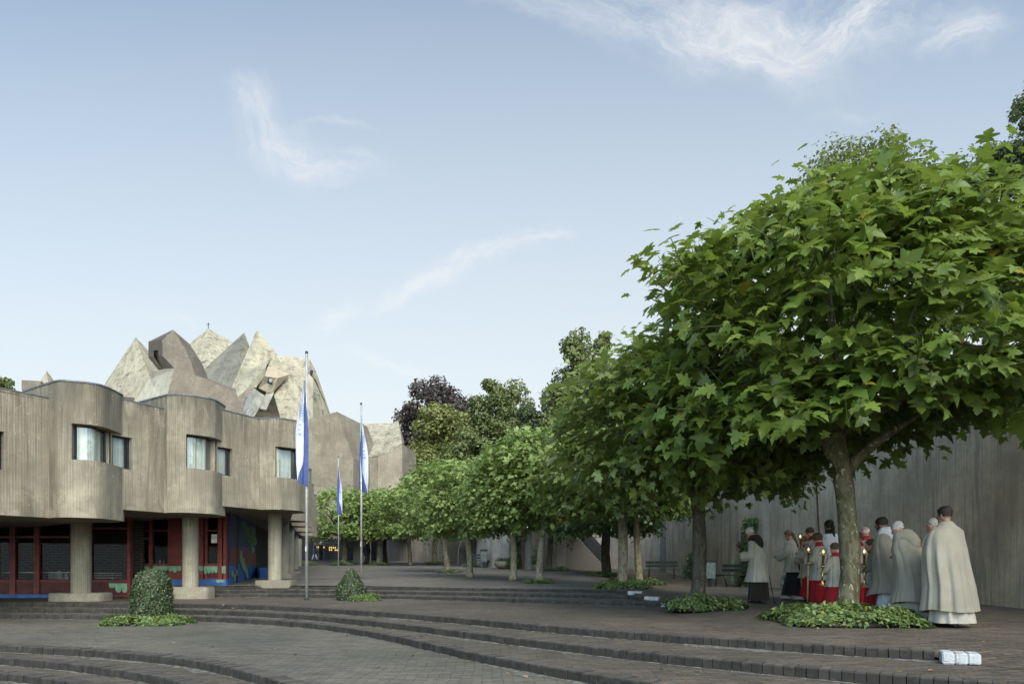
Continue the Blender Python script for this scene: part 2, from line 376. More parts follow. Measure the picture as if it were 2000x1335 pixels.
def brick_edge(name,curve,ztop,rise):
    m=MB(); g=MB(); w=.118; d=.0
    L=[0]
    for i in range(1,len(curve)): L.append(L[-1]+math.dist(curve[i],curve[i-1]))
    L=np.array(L); xs=np.array([p[0] for p in curve]); ys=np.array([p[1] for p in curve])
    s=0.0
    while s<L[-1]-w:
        x0,y0=np.interp(s,L,xs),np.interp(s,L,ys); x1,y1=np.interp(s+w,L,xs),np.interp(s+w,L,ys)
        a=math.atan2(y1-y0,x1-x0); cx,cy=(x0+x1)/2,(y0+y1)/2
        if cy>4.6:
            dep=.22; fwd=.008+rnd.uniform(-.007,.009); nx,ny=-math.sin(a),math.cos(a); hz=rise+.03; up=.006+rnd.uniform(-.004,.006)
            bx=MB(); bx.box((0,0,0),(w-.009,dep,hz))
            # chamfer front top
            c0=(cx+nx*(dep/2-fwd),cy+ny*(dep/2-fwd),ztop+up-hz/2); ra=a+rnd.uniform(-.02,.02); ch=.012
            hw,hd,hh=(w-.008)/2,dep/2,hz/2; prof=[(-hd,-hh),(-hd,hh-ch*1.3),(-hd+ch,hh),(hd,hh),(hd,-hh)]
            vs=[]
            for sx in (-hw,hw):
                for (yy,zz) in prof:
                    vs.append((c0[0]+sx*math.cos(ra)-yy*math.sin(ra),c0[1]+sx*math.sin(ra)+yy*math.cos(ra),c0[2]+zz))
            fs=[[4,3,2,1,0],[5,6,7,8,9]]+[[k,(k+1)%5,5+(k+1)%5,5+k] for k in range(5)]
            fs=[f if i<2 else f for i,f in enumerate(fs)]
            m.add(vs,fs)
        s+=w
    ob=struct(m.build(name,M_edge))
    # sand and moss gathered at the foot of the riser
    vs=[];fs=[]; N=int(L[-1]/.07); k=0
    for i in range(N+1):
        s=L[-1]*i/N; x,y=np.interp(s,L,xs),np.interp(s,L,ys); x2,y2=np.interp(min(L[-1],s+.1),L,xs),np.interp(min(L[-1],s+.1),L,ys)
        if i==N: nx,ny=nx,ny
        else:
            a=math.atan2(y2-y,x2-x); nx,ny=math.sin(a),-math.cos(a)
        wd=.015+.15*max(0,math.sin(s*.9+ztop*20)*.7+.5*math.sin(s*2.7)+.45*math.sin(s*7.3))*rnd.uniform(.3,1)
        vs+=[(x-nx*.02,y-ny*.02,ztop-rise+.022),(x+nx*(.012+wd),y+ny*(.012+wd),ztop-rise+.004)]
        if i: fs.append([k-2,k-1,k+1,k])
        k+=2
    o=g.add(vs,fs,True).build('grit',M_grit); o['kind']='stuff'
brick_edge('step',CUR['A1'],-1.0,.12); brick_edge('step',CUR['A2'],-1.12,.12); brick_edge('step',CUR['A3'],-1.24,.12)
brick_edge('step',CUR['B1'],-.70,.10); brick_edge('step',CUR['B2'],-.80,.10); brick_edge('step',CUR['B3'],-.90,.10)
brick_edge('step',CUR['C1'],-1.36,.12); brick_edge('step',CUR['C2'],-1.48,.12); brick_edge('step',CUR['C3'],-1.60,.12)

# whitewashed end blocks
def white_mat():
    t=NT('whitewash'); co=t.tc('Object'); n=t.noise(co,9,5,.7); n2=t.noise(co,45,3,.7)
    c=t.mix(t.ramp(n,.28,.5),(.24,.24,.23),(.50,.52,.53)); c=t.mix(t.ramp(t.math('ADD',n2,t.math('MULTIPLY',n,.5)),1.02,1.1),c,(.08,.07,.06))
    return t.done(t.bsdf(c,.8,0,.3,t.bump(t.math('ADD',n,n2),.9,.015)))
M_white=white_mat()
def end_block(cx,cy,ztop,w,d,h,rz,label,chip):
    t=thing('step_end_block',label,'step block',(cx,cy,ztop-h),rz,'white step end blocks')
    k=3; ww=w/k
    for i in range(k):
        m=MB(); n=6; 
        m.box(((i-(k-1)/2)*ww,0,h/2+rnd.uniform(-.004,.004)),(ww+.001*i,d+rnd.uniform(-.012,.012),h*(1-.06*i))); o=m.build('brick',M_white,t,bevel=.012,seg=3,local=True)
    return t
end_block(5.08,7.75,-.985,.37,.26,.135,math.radians(-24),'large whitewashed block capping the nearest step end at lower right',1)
end_block(3.27,18.1,-.693,.36,.24,.10,math.radians(-22),'small white block at the end of the topmost far step',0)
end_block(3.50,17.05,-.792,.36,.24,.10,math.radians(-22),'small white block at the end of the middle far step',0)
end_block(3.64,16.05,-.892,.34,.24,.10,math.radians(-22),'white block at lowest far step end, beside the ivy bed of the second tree',0)
# ------------------------------------------------------------------ concrete pilgrim house on the left
M_conc=concrete('ribbed_concrete',(.268,.234,.176),rib=.062,ribshade=.16,stain=.85,stainc=(.105,.092,.07),pale=.6,specks=.6,topz=(3.1,4.5),ribbump=.22)
M_soff=concrete('soffit_concrete',(.22,.19,.15),rib=0,stain=.3,specks=0,uv=False)
M_col=concrete('column_concrete',(.33,.30,.235),rib=.05,ribshade=.22,stain=.3,pale=.3,specks=.3)
M_plinth=concrete('plinth_concrete',(.27,.245,.19),rib=0,stain=.6,specks=.3,uv=False)
M_zinc=plain('zinc_coping',(.13,.14,.15),.5,.35,.3,5)
M_dframe=plain('dark_window_frame',(.025,.03,.038),.4,.3,.2)
M_glassup=glass('window_glass',(.86,.9,.9),.55)
M_glassdn=glass('shop_glass',(.75,.78,.78),.06,.003)
M_curt=plain('curtain_cloth',(.66,.66,.60),.9,0,.12,3,.1)
M_dark=plain('dark_interior',(.03,.028,.026),.9,0,.4,3)
M_red=plain('red_paint',(.16,.035,.03),.5,0,.3,4)
M_redd=plain('dark_red_panel',(.085,.020,.020),.55,0,.3,3)
M_blue=plain('blue_paint',(.040,.115,.34),.5,0,.3,3)
M_green=plain('green_paint',(.20,.35,.23),.55,0,.3,5)
M_dgreen=plain('leaf_green_paint',(.08,.22,.08),.55,0,.3,5)
M_navy=plain('dark_blue_paint',(.018,.045,.13),.5,0,.3,4)
M_alu=plain('aluminium',(.5,.5,.48),.4,.7,.15)

HOUSE=thing('pilgrim_house','long ribbed concrete building with curved bays, windows and columns at left','building',(-12,20,-1))
def plen(p): 
    L=[0]
    for i in range(1,len(p)): L.append(L[-1]+math.dist(p[i],p[i-1]))
    return L
def dense(path,step=.06,rounded=True):
    out=[path[0]]
    for i in range(1,len(path)):
        n=max(1,int(math.dist(path[i],path[i-1])/step))
        for k in range(1,n+1): out.append((lerp(path[i-1][0],path[i][0],k/n),lerp(path[i-1][1],path[i][1],k/n)))
    return out
def spline(pts,n=8):
    out=[]; q=[pts[0]]+list(pts)+[pts[-1]]
    for i in range(1,len(q)-2):
        for k in range(n):
            t=k/n; p0,p1,p2,p3=q[i-1],q[i],q[i+1],q[i+2]
            out.append(tuple(.5*(2*p1[j]+(-p0[j]+p2[j])*t+(2*p0[j]-5*p1[j]+4*p2[j]-p3[j])*t*t+(-p0[j]+3*p1[j]-3*p2[j]+p3[j])*t**3) for j in range(2)))
    out.append(pts[-1]); return out
def offset(path,d):          # towards the right-hand side of travel is outside (towards the camera); d>0 goes inwards
    out=[]
    for i,p in enumerate(path):
        a=path[max(0,i-1)]; b=path[min(len(path)-1,i+1)]; dx,dy=b[0]-a[0],b[1]-a[1]; l=math.hypot(dx,dy) or 1
        out.append((p[0]-dy/l*d,p[1]+dx/l*d))
    return out
def wall_sheet(m,path,z0,z1,hole=None,reveal=.16,u0=0.0,z1b=None):
    """outer skin of a wall along a plan path, left to right seen from outside, with one opening and its reveals"""
    L=plen(path); S=L[-1]; cuts=sorted(set(L+([hole[0],hole[1]] if hole else [])))
    xs=[p[0] for p in path]; ys=[p[1] for p in path]
    def at(s): return (float(np.interp(s,L,xs)),float(np.interp(s,L,ys)))
    zt=lambda s: z1 if z1b is None else lerp(z1,z1b,s/S)
    zs=[z0]+([hole[2],hole[3]] if hole else [])
    vs=[];fs=[];uv=[]
    pts=[at(s) for s in cuts]
    nz=len(zs)+1
    for s,p in zip(cuts,pts):
        for z in zs+[zt(s)]: vs.append((p[0],p[1],z))
    for i in range(len(cuts)-1):
        for j in range(nz-1):
            if hole and j==1 and cuts[i]>=hole[0]-1e-6 and cuts[i+1]<=hole[1]+1e-6: continue
            f=[i*nz+j,(i+1)*nz+j,(i+1)*nz+j+1,i*nz+j+1]; fs.append(f)
            uv.append([(u0+cuts[k//nz],vs[k][2]) for k in f])
    m.add(vs,fs,False,uv)
    if hole:
        sel=[(s,p) for s,p in zip(cuts,pts) if hole[0]-1e-6<=s<=hole[1]+1e-6]
        pp=[p for s,p in sel]; full=offset(pp,reveal)
        vs=[];fs=[];n=len(pp)
        for (a,b) in zip(pp,full): vs+=[(a[0],a[1],hole[2]),(b[0],b[1],hole[2]),(a[0],a[1],hole[3]),(b[0],b[1],hole[3])]
        for i in range(n-1):
            a=4*i; fs.append([a,a+1,a+5,a+4]); fs.append([a+2,a+6,a+7,a+3])
        fs.append([0,2,3,1]); a=4*(n-1); fs.append([a,a+1,a+3,a+2])
        m.add(vs,fs)
        return full
def window(parent,path,z0,z1,label,posts=(0,1),curt=True,ct=(.0,1.0),back=.10,cmat=None):
    """frame, pane and curtain standing on an inner plan path"""
    f=MB(); L=plen(path); S=L[-1]; xs=[p[0] for p in path]; ys=[p[1] for p in path]; fw=.035
    def at(s): return (float(np.interp(s,L,xs)),float(np.interp(s,L,ys)))
    seg=[at(S*k/14) for k in range(15)]
    for z in (z0+fw/2,z1-fw/2):
        for a,b in zip(seg[:-1],seg[1:]): f.bar((a[0],a[1],z),(b[0],b[1],z),.05,fw)
    for t in posts:
        p=at(min(S-.015,max(.015,S*t))); f.box((p[0],p[1],(z0+z1)/2),(.045,.045,z1-z0-2*fw))
    fr=f.build('window',M_dframe,parent); fr['label']=label
    g=MB(); vs=[];fs=[]
    for p in seg: vs+=[(p[0],p[1],z0+fw),(p[0],p[1],z1-fw)]
    for i in range(14): fs.append([2*i,2*i+2,2*i+3,2*i+1])
    g.add(vs,fs).build('pane',M_glassup,fr)
    if curt:
        c=MB(); vs=[];fs=[]; cp=offset([at(S*(ct[0]+(ct[1]-ct[0])*k/70)) for k in range(71)],back)
        for i,p in enumerate(cp):
            q=offset(cp,.030*math.sin(i*.75)+.022*math.sin(i*.31+1))[i]
            vs+=[(q[0],q[1],z0-.05),(q[0],q[1],z1+.05)]
        for i in range(70): fs.append([2*i,2*i+2,2*i+3,2*i+1])
        c.add(vs,fs,True).build('curtain',cmat or M_curt,fr)
    return fr
BACK=(-.79,.61)
def pushed(p,d=9.0): return (p[0]+BACK[0]*d,p[1]+BACK[1]*d)
def coping(m,path,z,w=.10,h=.035,inward=.03):
    q=offset(path,inward)
    for a,b in zip(q[:-1],q[1:]):
        if math.dist(a,b)>1e-4: m.bar((a[0],a[1],z+h/2-.004),(b[0],b[1],z+h/2-.004),w,h)
units=[]
U1=dict(zs=1.13,zr=4.0,zb=4.35,rec=[(-12.25,14.2),(-11.63,15.5),(-11.15,16.44)],
  drum=[(45,17.2),(97,16.41),(114.6,16.2),(140,16.23),(178,16.41),(204,16.7),(229,17.28),(240,17.6)])
U2=dict(zs=1.42,zr=4.25,zb=4.6,rec=[(-10.17,17.3),(-10.03,17.59),(-9.44,18.72)],
  drum=[(272.5,19.38),(326,18.55),(356.6,18.51),(394.8,18.8),(420.3,19.14),(440,19.94)])
U3=dict(zs=1.69,zr=4.45,zb=4.45,rec=[(-8.44,19.5),(-8.28,19.77),(-7.72,20.85)],
  drum=[(485,21.9),(507,20.84),(540,20.79),(565.6,21.03),(583.4,21.28),(596,21.72)])
U0=dict(zs=.85,zr=3.7,zb=4.05,rec=[(-14.2,11.2),(-12.95,13.7)],drum=None)
drum_front={}
U=[U0,U1,U2,U3]
for k,u in enumerate(U):
    m=MB()
    if u['drum'] is None:
        sh=(-1.85,-2.55); pts=[(X(a,b)+sh[0],b+sh[1]) for a,b in U1['drum']]
    else: pts=[(X(a,b),b) for a,b in u['drum']]
    front=spline(pts[1:],6); tip=front[-1]
    u['front']=front; u['side']=[pts[0],pts[1]]
    tail=[(tip[0]-.10,tip[1]+.25),(tip[0]-.5,tip[1]+.6)]
    u['loop']=[pts[0]]+front+tail+[(pts[0][0]+.3,tip[1]+.9 if k!=3 else tip[1]+.7)]
def drum_part(k,u,hole,label):
    z0=u['zs']-.006; z1=u['zb']+(.004 if k==3 else 0)
    m=MB(); front=u['front']; nf=len(front); fpath=front+u['loop'][1+nf:3+nf]; rest=u['loop'][2+nf:]+[u['loop'][0],front[0]]
    if hole: hole=(hole[0],plen(fpath)[-1]-.02,hole[2],hole[3])
    inner=wall_sheet(m,fpath,z0,z1,hole,reveal=.26,u0=k*3.1)
    wall_sheet(m,rest,z0,z1,u0=k*3.1+2.6)
    o=m.build('bay_wall',M_conc,HOUSE)
    s=MB(); s.add([(x,y,z0) for x,y in u['loop']],[list(range(len(u['loop'])))[::-1]]); s.build('soffit',M_soff,o)
    s=MB(); s.add([(x,y,z1-.05) for x,y in u['loop']],[list(range(len(u['loop'])))]); s.build('roof',M_zinc,o)
    c=MB(); coping(c,front,z1); coping(c,[front[-1]]+rest[:-2],z1); coping(c,[u['loop'][0],front[0]],z1); c.build('coping',M_zinc,o)
    return o,inner
LOBE=[(137,827),(238,850)]
# openings measured in metres along each bay front
def s_at(front,xpix):
    L=plen(front); ang=[p[0]/p[1] for p in front]; tgt=(xpix-1000)/F
    for i in range(1,len(front)):
        if ang[i]>=tgt: 
            t=(tgt-ang[i-1])/(ang[i]-ang[i-1]); return lerp(L[i-1],L[i],t)
    return L[-1]
wins=[(1,U1,140,238.5,2.50,3.36),(2,U2,364,438.5,2.62,3.55),(3,U3,538,595.5,2.65,3.60)]
for k,u,xa,xb,za,zb in wins:
    fr=u['front']; s0=s_at(fr,xa); s1=min(s_at(fr,xb),plen(fr)[-1]-.02)
    o,inner=drum_part(k,u,(s0,s1,za,zb),'')
    # the pane runs along the inset path, stopping short of the bay's flank
    p=inner; L=plen(p); keep=[q for q in p[:-2] if (q[0]/q[1])<(xb-14-1000)/F]
    window(o,keep,za,zb,['curved window with cream curtains and a dark gap in the left bay','curved window with pale drawn curtains in the middle bay','curved window with pale curtains behind the tall flag'][k-1],
       posts=(0,.68,1) if k==1 else (0,.8,1),ct=((0,.92),(0,1),(0,.75))[k-1],cmat=M_curt)
o,_=drum_part(0,U0,None,'')
# recessed walls between the bays, each with the narrow continuation of the window
rw=[(0,U0,None),(1,U1,(-8,8.5,2.16,3.03)),(2,U2,(240,258,2.47,3.30)),(3,U3,(441,454.5,2.58,3.38))]
for k,u,h in rw:
    rec=dense(u['rec'],.2); L=plen(rec); hole=None
    m=MB()
    if h:
        sa=max(.03,s_at(rec,h[0])) if k==1 else .03; sb=s_at(rec,h[1]); hole=(sa,sb,h[2],h[3])
    inner=wall_sheet(m,rec,u['zs'],u['zr'],hole,reveal=.14,u0=k*7.7+1)
    nxt=U[k+1]['rec'][0] if k<3 else (-6.65,22.3)
    A,B=rec[0],rec[-1]; C=(nxt[0]+BACK[0]*.02+-.01,nxt[1]-.02)
    rest=[B,C,pushed(C),pushed(A)]
    wall_sheet(m,[B,C],u['zs'],u['zr'],u0=3); wall_sheet(m,[pushed(A,.02),pushed(A)][::-1],u['zs'],u['zr'])
    wall_sheet(m,[C,pushed(C)],u['zs'],u['zr'],u0=5)
    o=m.build('recessed_wall',M_conc,HOUSE)
    s=MB(); s.add([(x,y,u['zs']) for x,y in [A,B,C,pushed(C),pushed(A)]],[[4,3,2,1,0]]); s.build('soffit',M_soff,o)
    s=MB(); s.add([(x,y,u['zr']-.06) for x,y in [A,B,C,pushed(C),pushed(A)]],[[0,1,2,3,4]]); s.build('roof',M_zinc,o)
    c=MB(); coping(c,rec,u['zr'],.09,.03); c.build('coping',M_zinc,o)
    if h:
        window(o,inner,h[2],h[3],'narrow side window beside the bay',posts=(0,.82,1),curt=(k>1),ct=(.0,.9))
# lead flashing wedges beside the bays
for (u,xa,xb) in ((U1,74,96),(U2,306,325)):
    pass
# bays that follow one another down the flank, each smaller with distance
tip0=U3['front'][-1]
for (px,D,zs,zt) in ((602.5,26.8,1.69,4.35),(608.5,31.0,1.72,4.3),(613,36.4,1.74,4.25),(618.5,41.5,1.72,4.2)):
    sh=(X(px,D)-tip0[0],D-tip0[1]); loop=[(p[0]+sh[0],p[1]+sh[1]) for p in U3['loop']]
    front=[(p[0]+sh[0],p[1]+sh[1]) for p in U3['front']]
    m=MB(); wall_sheet(m,front+loop[1+len(front):]+[loop[0],front[0]],zs,zt)
    o=m.build('bay_wall',M_conc,HOUSE)
    s=MB(); s.add([(x,y,zs) for x,y in loop],[list(range(len(loop)))[::-1]]); s.build('soffit',M_soff,o)
    s=MB(); s.add([(x,y,zt-.04) for x,y in loop],[list(range(len(loop)))]); s.build('roof',M_zinc,o)
    c=MB(); coping(c,front,zt); c.build('coping',M_zinc,o)
# body behind those bays
m=MB(); poly=[(-7.2,22.4),(-8.9,27.4),(-10.2,31.8),(-11.6,37),(-13.2,43),(-22,45),(-17,30)]
wall_sheet(m,poly[:5][::1],1.72,4.1); m.add([(x,y,1.72) for x,y in poly],[list(range(len(poly)))]); m.add([(x,y,4.1) for x,y in poly],[list(range(len(poly)))])
wall_sheet(m,poly[4:]+[poly[0]],1.72,4.1)
m.build('rear_wall',M_soff,HOUSE)
# columns on their plinths
def column(px,D,ztop,zbase,r,plinth,label=None):
    x=X(px,D); m=MB(); n=28; vs=[];fs=[];uv=[]
    for k in range(n+1):
        a=2*PI*k/n; vs+=[(x+r*math.cos(a),D+r*math.sin(a),zbase),(x+r*math.cos(a),D+r*math.sin(a),ztop)]
    for k in range(n):
        f=[2*k,2*k+2,2*k+3,2*k+1]; fs.append(f); uv.append([(i//2*2*PI*r/n+px*.1,vs[i][2]) for i in f])
    m.add(vs,fs,True,uv); o=m.build('column',M_col,HOUSE)
    if plinth:
        (x0,x1,zb,dep)=plinth; cx=X((x0+x1)/2,D); hw=(x1-x0)/2/F*D
        p=MB(); p.prism([(cx+hw*math.copysign(abs(math.cos(a))**.45,math.cos(a)),D+dep*math.copysign(abs(math.sin(a))**.45,math.sin(a))) for a in [2*PI*i/40 for i in range(40)]],zb,zbase+.0)
        p.build('plinth',M_plinth,o,bevel=.02,seg=2)
column(159,19.0,1.2,-.78,.255,(106,211,-1.02,.42))
column(372,20.3,1.48,-.655,.225,(333,414,-1.02,.40))
column(537,22.2,1.75,-.50,.215,(503,576,-.76,.45))
for px,D,zb in ((553,27.7,-.36),(565,33.3,-.33),(575,39.5,-.28),(582.5,46,-.24)):
    column(px,D,1.74,zb,.235,(px-16,px+30*22/D,zG(-9,D)-.12,.5))

m=MB(); m.box((-20.3,21.2,.1),(6.3,.3,2.2)); m.box((-23.4,17.5,.1),(.3,7.5,2.2)); m.build('side_wall',M_redd,HOUSE)
# ---- ground floor: red framed glazing, painted panels
FA=20.7; FB=22.0
def pane_box(m,xa,xb,ya,yb,D,t=.05,dy=0,mi=0):
    a=P(xa,ya,D); b=P(xb,yb,D); m.box(((a[0]+b[0])/2,D+dy,(a[2]+b[2])/2),(abs(b[0]-a[0]),t,abs(a[2]-b[2])),mi=mi)
FAC=MB()
# left front: posts and rails
for xa,xb in ((-70,-58),(-12,-2),(22,33),(69,80),(140,150),(177,181),(251,257)): pane_box(FAC,xa,xb,1005,1165,FA,.14)
for xa,xb in ((-58,22),(33,69),(80,140),(181,251)):
    pane_box(FAC,xa,xb,1046,1050,FA,.10) if xb<150 else pane_box(FAC,xa,xb,1029,1033,FA,.10)
    pane_box(FAC,xa,xb,1131,1136,FA,.10)
    pane_box(FAC,xa,xb,1005,1017,FA,.10)
    pane_box(FAC,xa,xb,1161,1165,FA,.10)
fac=FAC.build('glazed_front',M_red,HOUSE)
for xa,xb in ((-58,22),(33,69),(80,140),(150,177),(181,251)):
    m=MB(); pane_box(m,xa,xb,1136,1161,FA,.05); m.build('panel',M_redd,fac)
    m=MB(); pane_box(m,xa,xb,1017,1131,FA,.012); m.build('pane',M_glassdn,fac)
m=MB(); pane_box(m,-90,105,1159.5,1168,FA,.17,-.02); m.build('blue_base',M_blue,fac)
m=MB(); m.bar(P(-58,1117,FA+.15),P(140,1117,FA+.15),.03,.03); m.build('handrail',M_alu,fac)
# right front, set back
FB_=MB()
for xa,xb in ((255,260),(293,300),(330,357),(380,399),(402,407),(427,435),(438,443.5)): pane_box(FB_,xa,xb,998,1131,FB,.14)
for xa,xb in ((260,293),(300,330),(357,380),(407,427)):
    pane_box(FB_,xa,xb,998,1007,FB,.10); pane_box(FB_,xa,xb,1034,1037,FB,.10); pane_box(FB_,xa,xb,1099.5,1104,FB,.10); pane_box(FB_,xa,xb,1127.6,1130,FB,.10)
fb=FB_.build('glazed_front',M_red,HOUSE)
for xa,xb in ((260,293),(300,330),(357,380),(407,427)):
    m=MB(); pane_box(m,xa,xb,1104,1127.6,FB,.05); m.build('panel',M_redd,fb)
for xa,xb in ((260,293),(300,330),(357,380),(407,427),(399,402),(435,438)):
    m=MB(); pane_box(m,xa,xb,1007,1099.5,FB,.012); m.build('pane',M_glassdn,fb)
m=MB(); pane_box(m,255,444,1130.2,1164,FB,.17); m.build('blue_base',M_blue,fb)
# drips of painted green on the panels
def drip(m,pts,D,dy):
    vs=[(X(x,D),D+dy,Z(y,D)) for x,y in pts]; m.add(vs,[list(range(len(vs)))])
def blob_outline(x0,x1,ytop,ydeep,n,seed):
    r=random.Random(seed); pts=[(x0,ytop),(x1,ytop)]; w=(x1-x0)/n; x=x1
    for i in range(n):
        d=ydeep*r.uniform(.45,1.0)
        for k in range(7): 
            a=PI*k/6; pts.append((x-w/2+w/2*math.cos(a)*.96,ytop+d*.55+d*.45*math.sin(a)))
        x-=w
    return pts
def onep(name,mat,parent,fn,*a):
    m=MB(); fn(m,*a); return m.build(name,mat,parent)
onep('painted_drip',M_green,fac,drip,blob_outline(214,251,1138,19,3,2),FA,-.03)
for a,b,n,sd in ((260,293,4,1),(301,330,3,8),(331,357,3,3),(383,399,2,4),(400,427,4,5),(435,443,2,6)): onep('painted_drip',M_green,fb,drip,blob_outline(a,b,1104.5,17,n,sd),FB,-.074)
onep('painted_drip',M_green,fb,drip,blob_outline(257,273,1131,16,2,9),FB,-.095); onep('painted_drip',M_green,fb,drip,blob_outline(425,441,1131,8,2,11),FB,-.095)
# mural wall turning back under the building
def mur(x0,x1): return [(X(x0,22.0),22.0),(X(x1,29.0),29.0)]
q0=(-9.17,22.09); q1=(X(499,29.0),29.0)
def mp(t,z,off=0.0):
    dx,dy=q1[0]-q0[0],q1[1]-q0[1]; l=math.hypot(dx,dy)
    return (lerp(q0[0],q1[0],t)+dy/l*off,lerp(q0[1],q1[1],t)-dx/l*off,z)
m=MB(); m.add([mp(0,-1.0),mp(1,-.65),mp(1,1.75),mp(0,1.75)],[[0,1,2,3]]); mw=m.build('painted_mural_wall',M_blue,HOUSE); mw['label']='blue wall with dripping green and red painted shapes'
m=MB(); m.add([mp(.02,-.02,.012),mp(.25,-.02,.012),mp(.25,1.7,.012),mp(.02,1.7,.012)],[[0,1,2,3]])
m.add([mp(.3,.62,.012),mp(1,.75,.012),mp(1,1.7,.012),mp(.3,1.7,.012)],[[0,1,2,3]]); m.build('dark_field',M_navy,mw)
m=MB(); band=[mp(.02,.02,.018),mp(.3,.05,.018),mp(.55,-.08,.018),mp(.8,.0,.018),mp(1,-.1,.018),mp(1,.5,.018),mp(.75,.62,.018),mp(.5,.55,.018),mp(.3,.62,.018),mp(.02,.5,.018)]
m.add(band,[list(range(len(band)))]); m.add([mp(.02,-.42,.02),mp(.26,-.30,.02),mp(.26,-.22,.02),mp(.02,-.34,.02)],[[0,1,2,3]]); m.build('red_field',M_red,mw)
r=random.Random(5)
def lobes(m,spec,off):
    for t,z,rt,rz in spec:
        pts=[mp(t+rt*math.cos(a)*(1+.25*math.sin(3*a+t*9)),z+rz*math.sin(a)*(1+.2*math.cos(2*a)),off) for a in [2*PI*k/20 for k in range(20)]]
        m.add(pts,[list(range(20))])
def each(name,mat,spec,off):
    for q in spec:
        m=MB(); lobes(m,[q],off); m.build(name,mat,mw)
each('green_shape',M_dgreen,[(.62,1.25,.10,.30),(.72,1.05,.12,.26),(.85,1.35,.10,.28),(.93,1.0,.09,.24),(.78,.85,.09,.17),(.5,1.5,.1,.14)],.024)
each('pale_green_shape',M_green,[(.38,.30,.05,.30),(.45,.05,.06,.24),(.52,-.12,.06,.22),(.6,-.35,.05,.22),(.84,.62,.06,.16),(.08,-.30,.03,.13),(.15,-.42,.03,.15),(.22,-.28,.03,.13)],.030)
m=MB(); m.box((mp(.245,0)[0],mp(.245,0)[1]-.0,.4),(.07,.09,2.7)); m.build('post',M_dframe,mw)
# wall going on behind the columns, with a low blue block
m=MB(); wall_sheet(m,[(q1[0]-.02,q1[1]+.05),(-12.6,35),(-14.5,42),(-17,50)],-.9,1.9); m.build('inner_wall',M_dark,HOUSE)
m=MB(); m.prism([P(506,0,27.5)[:2],P(523,0,27.5)[:2],P(518,0,30.5)[:2],P(500,0,30.5)[:2]],-.75,-.12); m.build('blue_block',M_blue,HOUSE,bevel=.03)
# dark rooms behind the glass
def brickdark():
    t=NT('brick_reflection'); co=t.tc('Object'); b=t.n('ShaderNodeTexBrick'); t.put(b.inputs['Vector'],t.map(co,(1,1,1),(0,0,0),(PI/2,0,0))); b.inputs['Scale'].default_value=1
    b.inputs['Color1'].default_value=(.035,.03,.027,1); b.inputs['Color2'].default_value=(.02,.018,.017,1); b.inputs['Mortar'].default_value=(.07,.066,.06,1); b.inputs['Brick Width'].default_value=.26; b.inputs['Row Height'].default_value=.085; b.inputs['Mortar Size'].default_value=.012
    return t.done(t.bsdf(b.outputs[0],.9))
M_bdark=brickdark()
m=MB(); m.box((-14.9,FA+1.18,.2),(6.2,.08,3.4)); m.build('room_back',M_bdark,HOUSE)  # brick stands in for the reflection of houses opposite in the glass
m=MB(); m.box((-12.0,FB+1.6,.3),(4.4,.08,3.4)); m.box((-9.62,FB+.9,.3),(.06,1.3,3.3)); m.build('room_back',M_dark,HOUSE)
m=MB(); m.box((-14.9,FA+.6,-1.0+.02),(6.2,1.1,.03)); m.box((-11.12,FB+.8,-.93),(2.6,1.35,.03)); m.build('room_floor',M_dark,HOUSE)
# things seen inside the glass
def folded(n,px,w,label):
    t=thing('paper_bag',label,'paper bag',(X(px,FA+.3),FA+.3,Z(1131,FA)),0,'grey folded paper bags in the left window')
    m=MB(); h=.24+.05*math.sin(n*2.1); hw=w/2
    vs=[(-hw,-.05,0),(hw,-.05,0),(hw*.9,-.05,h*.7),(0,-.02,h),(-hw*.85,-.05,h*.78),(-hw,.05,0),(hw,.05,0),(hw*.9,.03,h*.7),(0,.0,h),(-hw*.85,.03,h*.78)]
    m.add(vs,[[0,1,2,3,4],[9,8,7,6,5],[1,6,7,2],[2,7,8,3],[3,8,9,4],[4,9,5,0]])
    m.build('sheet',plain('bag_paper_%d'%n,(.30+.03*n,.31+.03*n,.30+.03*n),.8),t,local=True)
    b=MB(); b.add([(-hw*.2,-.056,h*.1),(hw*.1,-.056,h*.1),(hw*.15,-.04,h*.8),(-hw*.1,-.04,h*.85)],[[0,1,2,3]]); b.build('fold',M_alu,t,local=True)
for n,px,w,l in ((0,103,.22,'tallest grey paper bag, leftmost in the lower left window'),(1,117,.24,'middle grey paper bag in the lower left window'),(2,131,.17,'small paper bag nearest the round column')): folded(n,px,w,l)
t=thing('stacked_tables','stack of white folding tables behind the ground floor glass','tables',(X(206,FA+.35),FA+.35,-.95))
m=MB()
for i in range(6): m.box((0,0,.33+i*.072),(.80-.01*(i%2),.5,.03))
m.build('tabletop',plain('table_white',(.62,.6,.53),.6),t,bevel=.006,local=True)
for sx in (-.3,.32):
    m=MB(); m.tube([(sx,.1,0),(sx+.03,.1,.32)],.015); m.build('leg',M_alu,t,local=True)
t=thing('pendant_lamp','small wicker pendant lamp behind the glass between red posts','lamp',(X(284,FB+.6),FB+.6,Z(1050,FB)))
m=MB(); m.lathe([(.02,.06),(.14,.03),(.17,0),(.13,-.03),(.03,-.035)],n=14); m.build('lamp_shade',plain('wicker',(.62,.5,.33),.7),t,local=True)
m=MB(); m.tube([(0,0,.06),(0,0,.9)],.006,6); m.build('cord',M_dframe,t,local=True)
t=thing('notice','white paper notice in the glazed door by the mural','notice',P(418.5,1051,FB-.02)); m=MB(); m.box((0,0,0),(.19,.006,.28)); m.build('paper',plain('notice_white',(.7,.7,.68),.7),t,local=True); m=MB(); m.box((0,-.004,.06),(.13,.004,.02)); m.box((0,-.004,0),(.13,.004,.02)); m.build('printing',M_alu,t,local=True)
